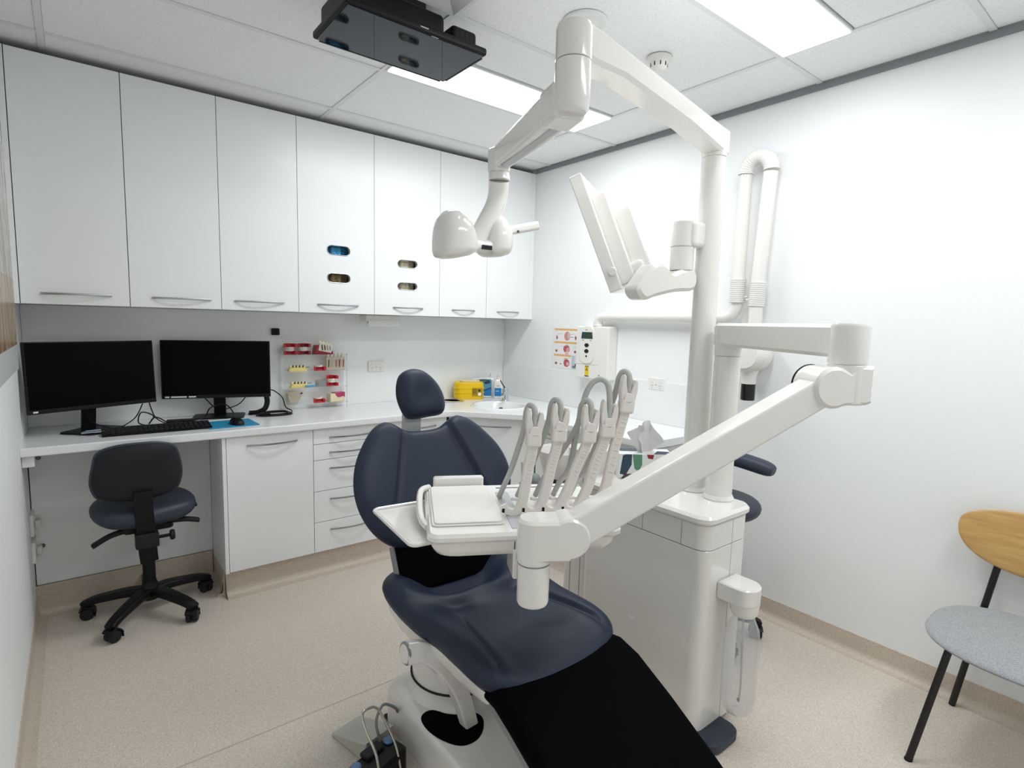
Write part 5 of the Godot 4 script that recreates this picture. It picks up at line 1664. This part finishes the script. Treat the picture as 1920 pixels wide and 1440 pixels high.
		var off := V(0.0006, 0, 0.0004)
		var both := sh.duplicate()
		both.append_array(flipped(moved(sh, off)))
		part(tb, "tissue", xf(both, rot(Vector3.UP, 12.0 + 50.0 * k)), M.tissue, Transform3D.IDENTITY, 75.0)


func build_operating_light() -> void:
	var t := thing("operating_light", "white overhead dental operating light on a jointed arm", "operating light", V(1.902, 2.098, -1.232))
	var a := V(1.902, 0, -1.232)
	var b := V(0.985, 0, -1.040)
	# upper arm: a flat beam from the post head to the elbow
	var d := (b - a).normalized()
	var n := V(-d.z, 0, d.x)
	wpart(t, "post_head", moved(lathe(P2([0.0, 2.098, 0.0445, 2.098, 0.0455, 2.100, 0.0455, 2.160, 0.042, 2.165, 0.0, 2.165]), 36), a), M.plastic)
	var prof := [Vector2(-0.044, 2.108), Vector2(0.05, 2.112), Vector2(0.30, 2.126), Vector2(0.75, 2.124), Vector2(0.88, 2.108), Vector2(0.937, 2.104), Vector2(0.937, 2.190), Vector2(0.85, 2.194), Vector2(0.0, 2.201), Vector2(-0.044, 2.203)]
	var beam := xf(ext(prof, 0.084, 0.010), Transform3D(Basis(d, Vector3.UP, d.cross(Vector3.UP)), a - d.cross(Vector3.UP) * 0.042))
	wpart(t, "upper_arm", beam, M.plastic)
	wpart(t, "elbow_cap", moved(lathe(P2([0.0, 2.104, 0.043, 2.104, 0.0445, 2.106, 0.0445, 2.176, 0.041, 2.187, 0.030, 2.191, 0.0, 2.192]), 36), b), M.plastic)
	wpart(t, "elbow", moved(lathe(P2([0.0, 1.985, 0.036, 1.985, 0.042, 1.992, 0.0445, 2.02, 0.0445, 2.100, 0.043, 2.102, 0.0, 2.102]), 36), b), M.plastic)
	# spring arm to the lamp
	var c := V(1.120, 2.000, -1.515)
	var s0 := b + V(0.012, 2.022, -0.035)
	wpart(t, "spring_arm", sweep([s0 - V(0.01, 0, -0.03), s0, s0.lerp(c, 0.5), c + V(0.0, 0.004, 0.012)], rrect(0.072, 0.084, 0.014, 4), Vector3.UP, [1.06, 1.06, 0.96, 0.80]), M.plastic)
	wpart(t, "elbow_fork", xf(bx(V(-0.046, -0.045, -0.050), V(0.046, 0.045, 0.045), 0.016, 3), Transform3D(facing(c - s0, s0 + V(0.004, -0.004, -0.02)))), M.plastic)
	wpart(t, "arm_slot", sweep([s0.lerp(c, 0.08) + V(0, -0.044, 0), s0.lerp(c, 0.9) + V(0, -0.035, 0)], rrect(0.026, 0.006, 0.002, 2)), M.light_grey)
	wpart(t, "wrist_fork", bx(c + V(-0.030, -0.045, -0.032), c + V(0.030, 0.036, 0.026), 0.012, 3), M.plastic)
	wpart(t, "wrist_ring", moved(lathe(P2([0.0, 0.0, 0.034, 0.0, 0.036, 0.003, 0.034, 0.022, 0.0, 0.022]), 32), c + V(0.004, -0.066, -0.006)), M.plastic)
	wpart(t, "lamp_neck", tube(curve([c + V(0.004, -0.066, -0.006), c + V(0.012, -0.105, -0.022), c + V(0.004, -0.150, -0.030), c + V(-0.028, -0.215, -0.040), c + V(-0.052, -0.268, -0.045)], 6), 0.033, 24), M.plastic)
	# lamp head: two domes joined by a low bridge
	var rings := []
	for q in [[0.914, 1.690, 1.750, 0.020], [0.916, 1.676, 1.775, 0.042], [0.923, 1.668, 1.797, 0.056], [0.940, 1.666, 1.816, 0.064], [0.966, 1.669, 1.824, 0.068], [0.992, 1.675, 1.816, 0.067], [1.014, 1.681, 1.794, 0.062], [1.027, 1.688, 1.764, 0.055], [1.034, 1.696, 1.742, 0.048], [1.065, 1.702, 1.736, 0.044], [1.092, 1.698, 1.742, 0.048], [1.098, 1.692, 1.770, 0.055], [1.108, 1.688, 1.802, 0.062], [1.126, 1.688, 1.822, 0.068], [1.146, 1.690, 1.826, 0.068], [1.164, 1.695, 1.812, 0.062], [1.176, 1.704, 1.790, 0.048], [1.181, 1.725, 1.768, 0.022]]:
		var ring := PackedVector3Array()
		for i in 28:
			var a1 := TAU * i / 28.0
			var cs := cos(a1)
			var sn := sin(a1)
			var zz: float = signf(cs) * pow(absf(cs), 0.75) * q[3]
			var yy: float = lerpf(q[1], q[2], 0.42) + (q[2] - lerpf(q[1], q[2], 0.42)) * sn if sn > 0 else lerpf(q[1], q[2], 0.42) + (lerpf(q[1], q[2], 0.42) - q[1]) * -pow(-sn, 0.5)
			ring.append(V(q[0], yy, -1.552 + zz + 0.10 * (q[0] - 1.06) * 0.0))
		rings.append(ring)
	var hd := wpart(t, "lamp_head", loft(rings), M.plastic)
	wpart(hd, "sensor", bx(V(1.050, 1.7035, -1.510), V(1.088, 1.718, -1.500), 0.002), M.black_gloss)
	var g := wpart(t, "grip", sweep([V(1.165, 1.778, -1.548), V(1.23, 1.793, -1.538), V(1.298, 1.811, -1.522)], rrect(0.022, 0.030, 0.010, 4)), M.plastic)
	wpart(g, "grip_button", bx(V(1.212, 1.778, -1.533), V(1.220, 1.786, -1.526), 0.001), M.dark_steel)


func build_unit_monitor() -> void:
	var t := thing("unit_monitor", "white tilted patient monitor seen edge-on, held by post arm", "monitor", V(1.85, 1.76, -1.25))
	# bracket on the post, swivel, arm
	wpart(t, "bracket", bx(V(1.790, 1.765, -1.300), V(1.875, 1.860, -1.220), 0.018, 3), M.plastic)
	wpart(t, "swivel", moved(lathe(P2([0.0, 0.0, 0.040, 0.0, 0.043, 0.004, 0.043, 0.175, 0.040, 0.178, 0.0, 0.178]), 32), V(1.800, 1.680, -1.275)), M.plastic)
	wpart(t, "swivel_ring", moved(lathe(P2([0.040, 0.0, 0.0436, 0.0, 0.0436, 0.002, 0.040, 0.002]), 32), V(1.800, 1.765, -1.275)), M.joint_line)
	var u := V(-0.985, 0, -0.13).normalized()
	var arm := [Vector2(-0.040, 0.0), Vector2(-0.040, 0.070), Vector2(0.030, 0.068), Vector2(0.075, 0.052), Vector2(0.095, 0.062), Vector2(0.120, 0.078), Vector2(0.150, 0.082), Vector2(0.180, 0.070), Vector2(0.215, 0.030), Vector2(0.245, -0.010), Vector2(0.235, -0.036), Vector2(0.205, -0.050), Vector2(0.16, -0.036), Vector2(0.06, -0.014)]
	wpart(t, "arm", xf(ext(curve(arm, 3, true), 0.085, 0.012), Transform3D(Basis(u, Vector3.UP, u.cross(Vector3.UP)), V(1.800, 1.612, -1.275) - u.cross(Vector3.UP) * 0.0425)), M.plastic)
	# screen panel: its near upright edge runs from "lo" to "hi", its width runs away along w
	var lo := V(1.545, 1.590, -1.375)
	var hi := V(1.435, 2.000, -1.500)
	var w := V(0.895, 0, -0.446).normalized()
	w = V(0.84, 0, -0.54).normalized()
	var up := (hi - lo).normalized()
	w = (w - up * w.dot(up)).normalized()
	var n := up.cross(w) * -1.0     # towards the back of the panel
	if n.x < 0.0:
		n = -n
	var h := lo.distance_to(hi)
	var f := Transform3D(Basis(w, up, w.cross(up)), lo)
	var back := signf(n.dot(w.cross(up)))
	var slab := func(x0: float, x1: float, y0: float, y1: float, z0: float, z1: float, r: float) -> PackedVector3Array:
		return xf(bx(V(x0, y0, z0 * back), V(x1, y1, z1 * back), r, 2), f)
	var c := wpart(t, "casing", slab.call(0.0, 0.50, 0.0, h, -0.014, 0.032, 0.004), M.plastic)
	wpart(c, "screen", slab.call(0.015, 0.485, 0.015, h - 0.015, -0.015, -0.013, 0.0004), M.screen)
	wpart(t, "rear_housing", slab.call(0.045, 0.45, 0.012, h - 0.085, 0.028, 0.085, 0.008), M.plastic)
	wpart(t, "mount_housing", slab.call(0.10, 0.40, 0.02, h - 0.155, 0.080, 0.150, 0.010), M.plastic)
	wpart(t, "hinge", slab.call(0.07, 0.24, -0.01, 0.085, 0.060, 0.13, 0.018), M.plastic)
	var k := f * V(-0.002, 0.070, 0.020 * back)
	wpart(t, "knob", rod(k, k - w * 0.012, 0.016, 0.003, 24), M.plastic_matt)


func whip(t: Node3D, u: float, um: float, ut: float, yt: float, loop_h: float) -> void:
	# the arm rises from a hook on the head's deck and leans to the right; z is minus the distance behind the front edge
	var zz := -0.125
	var top := V(ut, yt - 0.016, zz + 0.003)
	var path := curve([V(u - 0.033, 0.964, zz), V(u - 0.025, 0.948, zz), V(u - 0.002, 0.9405, zz - 0.002), V(u + 0.018, 0.962, zz - 0.003), V(lerpf(u + 0.018, ut, 0.30), 1.008, zz), V(lerpf(u + 0.018, ut, 0.60), lerpf(0.94, yt, 0.57), zz), V(lerpf(u + 0.018, ut, 0.90), yt - 0.048, zz + 0.002), top], 5)
	var w := part(t, "whip_arm", sweep(path, rrect(0.030, 0.018, 0.006, 3), Vector3.BACK, range(36).map(func(i): return 0.62 + 0.38 * minf(1.0, i / 18.0))), M.whip)
	var d: Vector3 = ((top - path[path.size() - 3]).normalized() + Vector3.UP * 1.5).normalized()
	var fr := Transform3D(Basis(d.cross(Vector3.BACK).normalized(), d, Vector3.BACK), top)
	fr.basis.z = fr.basis.x.cross(d)
	for i in 13:
		var at_i := 33.0 - 0.9 * i
		var q0: Vector3 = path[int(at_i)]
		var q1: Vector3 = path[int(at_i) + 1]
		var qd := (q1 - q0).normalized()
		part(w, "rib", box(0.013, 0.0024, 0.003, 0.0006), M.whip, Transform3D(Basis(qd.cross(Vector3.BACK).normalized(), qd, Vector3.BACK), q0.lerp(q1, fmod(at_i, 1.0)) + V(0.002, 0, 0.0092)))
	part(w, "clip", xf(bx(V(-0.0215, -0.014, -0.014), V(0.0215, 0.028, 0.018), 0.008, 3), fr), M.whip)
	part(w, "clip_button", xf(xf(cyl(0.015, 0.006, 0.002, 20), rot(Vector3.RIGHT, 90, V(0, 0.030, 0.012))), fr), M.whip)
	# two jaws that hold the hose
	for s in [-1, 1]:
		var jh := 0.0 if s > 0 else 0.010
		var jaw := ext(P2([0.004, 0.024, 0.021, 0.024, 0.025, 0.050, 0.0242, 0.074 + jh, 0.020, 0.084 + jh, 0.0135, 0.082 + jh, 0.0095, 0.066, 0.005, 0.048]), 0.024, 0.0025)
		part(w, "jaw", xf(jaw, fr * Transform3D(Basis(V(s, 0, 0), Vector3.UP, Vector3.BACK), V(0, 0, -0.010))), M.whip)
	var e := V(u - 0.020, 0.936, zz - 0.16)
	var k := loop_h / 0.05
	var hose := curve([fr * V(0.0, 0.046, 0.004), fr * V(0.0, 0.080, 0.003), fr * V(-0.004 - 0.006 * k, 0.096 + 0.8 * loop_h, -0.004), fr * V(-0.013 - 0.022 * k, 0.098 + loop_h, -0.014), fr * V(-0.019 - 0.042 * k, 0.078 + 0.75 * loop_h, -0.022), fr * V(-0.022 - 0.052 * k, 0.020, -0.034), V(lerpf(e.x, um, 0.66) - 0.018, 1.055, zz - 0.060), e + V(0.014, 0.055, 0.03), e], 7)
	part(w, "hose", tube(hose, 0.0085, 12), M.hose)
	part(w, "hook_tip", xf(bx(V(-0.004, -0.009, -0.006), V(0.004, 0.004, 0.006), 0.002), at(u - 0.034, 0.951, zz + 0.001)), M.black_plastic)


func build_delivery_unit() -> void:
	var t := thing("delivery_unit", "white swing-arm delivery unit with tray head and five instrument whips", "delivery unit", V(0.672, 0, -1.178), deg_to_rad(-28.0))
	# horizontal arm from the post, elbow, spring arm, head block (in world coordinates)
	var p := V(1.883, 0, -1.110)
	var j := V(1.52, 0, -0.57)
	var h := V(0.86, 0, -0.985)
	var d := (j - p).normalized()
	var len := p.distance_to(j)
	var prof := [Vector2(-0.040, 1.406), Vector2(len + 0.01, 1.404), Vector2(len + 0.01, 1.4885), Vector2(-0.020, 1.4885), Vector2(-0.040, 1.480)]
	wpart(t, "lower_arm", xf(ext(prof, 0.088, 0.010), Transform3D(Basis(d, Vector3.UP, d.cross(Vector3.UP)), p - d.cross(Vector3.UP) * 0.044)), M.plastic)
	wpart(t, "post_head", moved(lathe(P2([0.0, 1.370, 0.0465, 1.370, 0.048, 1.373, 0.048, 1.478, 0.0, 1.478]), 36), p), M.plastic)
	wpart(t, "elbow_cap", moved(lathe(P2([0.0, 1.390, 0.044, 1.390, 0.0455, 1.392, 0.0455, 1.480, 0.040, 1.490, 0.0, 1.491]), 36), j), M.plastic)
	var a := V(j.x - h.x, 0, j.z - h.z).normalized()
	var n := a.cross(Vector3.UP)
	var face := Transform3D(Basis(a, Vector3.UP, n), j - n * 0.044)
	var disc := []
	disc.append_array([Vector2(0.044, 1.387), Vector2(-0.002, 1.3875), Vector2(-0.020, 1.372)])
	for i in 13:
		var w := deg_to_rad(70.0 + 215.0 * i / 12.0)
		disc.append(Vector2(-0.058 + 0.052 * cos(w), 1.332 + 0.052 * sin(w)))
	disc.append_array([Vector2(-0.028, 1.288), Vector2(0.0, 1.290), Vector2(0.030, 1.290), Vector2(0.044, 1.296)])
	wpart(t, "elbow", xf(ext(disc, 0.088, 0.008), face), M.plastic)
	wpart(t, "elbow_barrel", moved(lathe(P2([0.0, 1.289, 0.040, 1.289, 0.0448, 1.295, 0.0448, 1.386, 0.043, 1.388, 0.0, 1.388]), 36), j), M.plastic)
	var ce := j + a * -0.058 + V(0, 1.332, 0)
	var ch := h + a * 0.080 + V(0, 0.957, 0)
	var e := (ce - ch).normalized()
	var sec := rrect(0.074, 0.078, 0.008, 3)
	wpart(t, "spring_arm", sweep([ch - e * 0.01, ch + e * 0.1, ce - e * 0.1, ce + e * 0.01], sec, Vector3.UP, [1.0, 1.0, 0.96, 0.94]), M.plastic)
	wpart(t, "knuckle", xf(cyl(0.050, 0.07, 0.004, 36), along(ce - n * 0.055, ce + n * 0.03)), M.plastic)
	wpart(t, "knuckle_gap", xf(cyl(0.0515, 0.004, 0.001, 36), along(ce - n * 0.058, ce)), M.charcoal)
	# head block: barrel over the tray plus a cheek disc
	var plan := []
	for i in 17:
		var w := PI / 2 + PI * i / 16.0
		plan.append(Vector2(0.043 * cos(w), 0.043 * sin(w)))
	plan.append_array([Vector2(0.082, -0.043), Vector2(0.082, 0.043)])
	wpart(t, "cheek_block", xf(ext(plan, 0.101, 0.007), Transform3D(Basis(a, n * -1.0, Vector3.UP), h + V(0, 0.900, 0))), M.plastic)
	var cd := h + a * 0.080 + V(0, 0.957, 0)
	wpart(t, "cheek_disc", xf(cyl(0.0505, 0.0862, 0.005, 44), along(cd - n * 0.0431, cd + n)), M.plastic)
	wpart(t, "head_barrel", moved(lathe(P2([0.0, 0.889, 0.0395, 0.889, 0.0415, 0.891, 0.0430, 0.896, 0.0430, 0.915, 0.0, 0.915]), 40), h), M.plastic)
	wpart(t, "head_pivot", moved(lathe(P2([0.0, 0.778, 0.030, 0.779, 0.037, 0.783, 0.0395, 0.790, 0.0405, 0.886, 0.0, 0.886]), 40), h), M.plastic)
	# the tray head, in the frame of the thing: x along its front edge, -z towards the patient's head
	var head := Transform3D(Basis(Vector3.RIGHT, -PI / 2), V(0.262, 0, -0.215))
	var up2 := func(w: float, l: float, r: float, y0: float, y1: float, b: float, cx := 0.262, cz := -0.215) -> PackedVector3Array:
		return xf(ext(rrect(w, l, r, 6), y1 - y0, b), Transform3D(Basis(Vector3.RIGHT, -PI / 2), V(cx, y0, cz)))
	part(t, "deck", up2.call(0.524, 0.430, 0.035, 0.904, 0.930, 0.008), M.plastic)
	var tub := []
	for q in [[0.905, 1.0], [0.885, 0.99], [0.868, 0.955], [0.862, 0.90]]:
		var ring := PackedVector3Array()
		for v in rrect(0.506 * q[1], 0.415 * q[1], 0.05, 6):
			ring.append(V(0.262 + v.x, q[0], -0.215 + v.y))
		tub.append(ring)
	part(t, "tub", loft(tub), M.plastic)
	part(t, "tub_joint", box(0.002, 0.036, 0.004), M.charcoal, at(0.226, 0.886, -0.0095))
	part(t, "pivot_bracket", bx(V(0.222, 0.800, -0.10), V(0.285, 0.885, -0.006), 0.006, 2), M.plastic)
	part(t, "rear_display", up2.call(0.165, 0.030, 0.010, 0.925, 0.962, 0.004, 0.112, -0.425), M.plastic)
	part(t, "pad_frame", up2.call(0.198, 0.345, 0.018, 0.930, 0.935, 0.002, 0.112, -0.232), M.plastic)
	part(t, "channel", bx(V(0.222, 0.9295, -0.34), V(0.262, 0.9320, -0.03), 0.001), M.light_grey)
	# grip at the far left
	part(t, "grip", tube(curve([V(0.004, 0.915, -0.10), V(-0.012, 0.915, -0.17), V(-0.016, 0.925, -0.27), V(-0.010, 0.937, -0.36), V(0.015, 0.937, -0.395)], 6), 0.010, 12), M.plastic)
	# whips
	var us := [0.247, 0.304, 0.361, 0.418, 0.472]
	var um := [0.283, 0.339, 0.405, 0.458, 0.512]
	var ut := [0.292, 0.364, 0.450, 0.504, 0.558]
	var yt := [1.160, 1.172, 1.169, 1.183, 1.253]
	for i in 5:
		whip(t, us[i], um[i], ut[i], yt[i], [0.0, 0.004, 0.004, 0.050, 0.004][i])
	for i in 5:
		var rx := 0.262 + 0.057 * i
		part(t, "rest", sweep(curve([V(rx, 0.930, -0.150), V(rx, 0.958, -0.155), V(rx + 0.016, 0.968, -0.170), V(rx + 0.022, 0.950, -0.195)], 4), rrect(0.005, 0.014, 0.002, 2), Vector3.BACK), M.plastic)
		part(t, "rest_cup", xf(tube(curve([V(-0.018, 0.0, -0.012), V(0.0, -0.004, -0.020), V(0.018, 0.0, -0.012)], 4), 0.005, 8), at(rx + 0.01, 0.950, -0.20)), M.plastic)
	part(t, "rear_rail", rod(V(0.225, 0.945, -0.345), V(0.50, 0.945, -0.345), 0.003, 0.001, 10), M.steel)
	for i in 3:
		part(t, "hanging_hose", tube(curve([V(0.30 + 0.03 * i, 0.868, -0.30), V(0.29 + 0.04 * i, 0.82, -0.36), V(0.36 + 0.04 * i, 0.75, -0.42), V(0.42 + 0.03 * i, 0.70, -0.40)], 5), 0.008, 10), M.hose)
	# loose tray and its mat
	var pad := thing("silicone_mat", "pale rounded mat lying on the delivery head", "mat", t.transform * V(0.112, 0.935, -0.232), deg_to_rad(-28.0))
	part(pad, "mat", xf(ext(rrect(0.184, 0.330, 0.014, 5), 0.004, 0.0015), rot(Vector3.RIGHT, -90)), M.plastic_matt)
	var tr := thing("instrument_tray", "white flat tray sticking out below the delivery head", "tray", t.transform * V(0.03, 0.890, -0.20), deg_to_rad(-28.0 + 22.0))
	var tl := [Vector2(-0.135, -0.135), Vector2(0.06, -0.135), Vector2(0.06, 0.175), Vector2(-0.115, 0.175)]
	var o2 := rrect(0.20, 0.315, 0.02, 5, Vector2(-0.030, 0.02))
	part(tr, "plate", xf(ext(o2, 0.004, 0.001), rot(Vector3.RIGHT, -90)), M.plastic)
	var rimline := []
	for q in rrect(0.196, 0.311, 0.02, 5, Vector2(-0.030, 0.02)):
		rimline.append(V(q.x, 0.006, -q.y))
	part(tr, "rim", tube(rimline, 0.006, 8, true), M.plastic)


func build_television() -> void:
	var t := thing("ceiling_television", "black flat television hung face down under the ceiling", "television", V(0.963, 2.43, -1.905))
	wpart(t, "casing", bx(V(0.698, 2.432, -2.056), V(1.228, 2.458, -1.752), 0.008, 3), M.black_plastic)
	wpart(t, "screen", bx(V(0.708, 2.4295, -2.046), V(1.218, 2.434, -1.762), 0.001), M.tv_glass)
	wpart(t, "bezel_strip", bx(V(0.720, 2.4285, -2.0535), V(1.206, 2.432, -2.0475)), M.black_plastic)
	wpart(t, "bezel_strip", bx(V(1.2195, 2.4285, -2.03), V(1.2255, 2.432, -1.78)), M.black_plastic)
	wpart(t, "nameplate", bx(V(0.955, 2.4425, -1.7518), V(0.985, 2.446, -1.7512)), M.light_grey)
	wpart(t, "nameplate", bx(V(1.000, 2.4288, -1.759), V(1.026, 2.4292, -1.7555)), M.light_grey)
	wpart(t, "rear_box", bx(V(0.715, 2.455, -2.03), V(1.075, 2.535, -1.79), 0.02, 3), M.black_plastic)
	wpart(t, "rear_vent_box", bx(V(1.100, 2.455, -2.00), V(1.205, 2.515, -1.785), 0.014, 3), M.black_plastic)
	wpart(t, "mount_plate", bx(V(0.80, 2.53, -2.00), V(1.02, 2.5895, -1.83), 0.004), M.black_metal)
	for i in 4:
		wpart(t, "vent_slot", bx(V(1.115 + 0.02 * i, 2.475, -1.786), V(1.125 + 0.02 * i, 2.50, -1.7845)), M.charcoal)
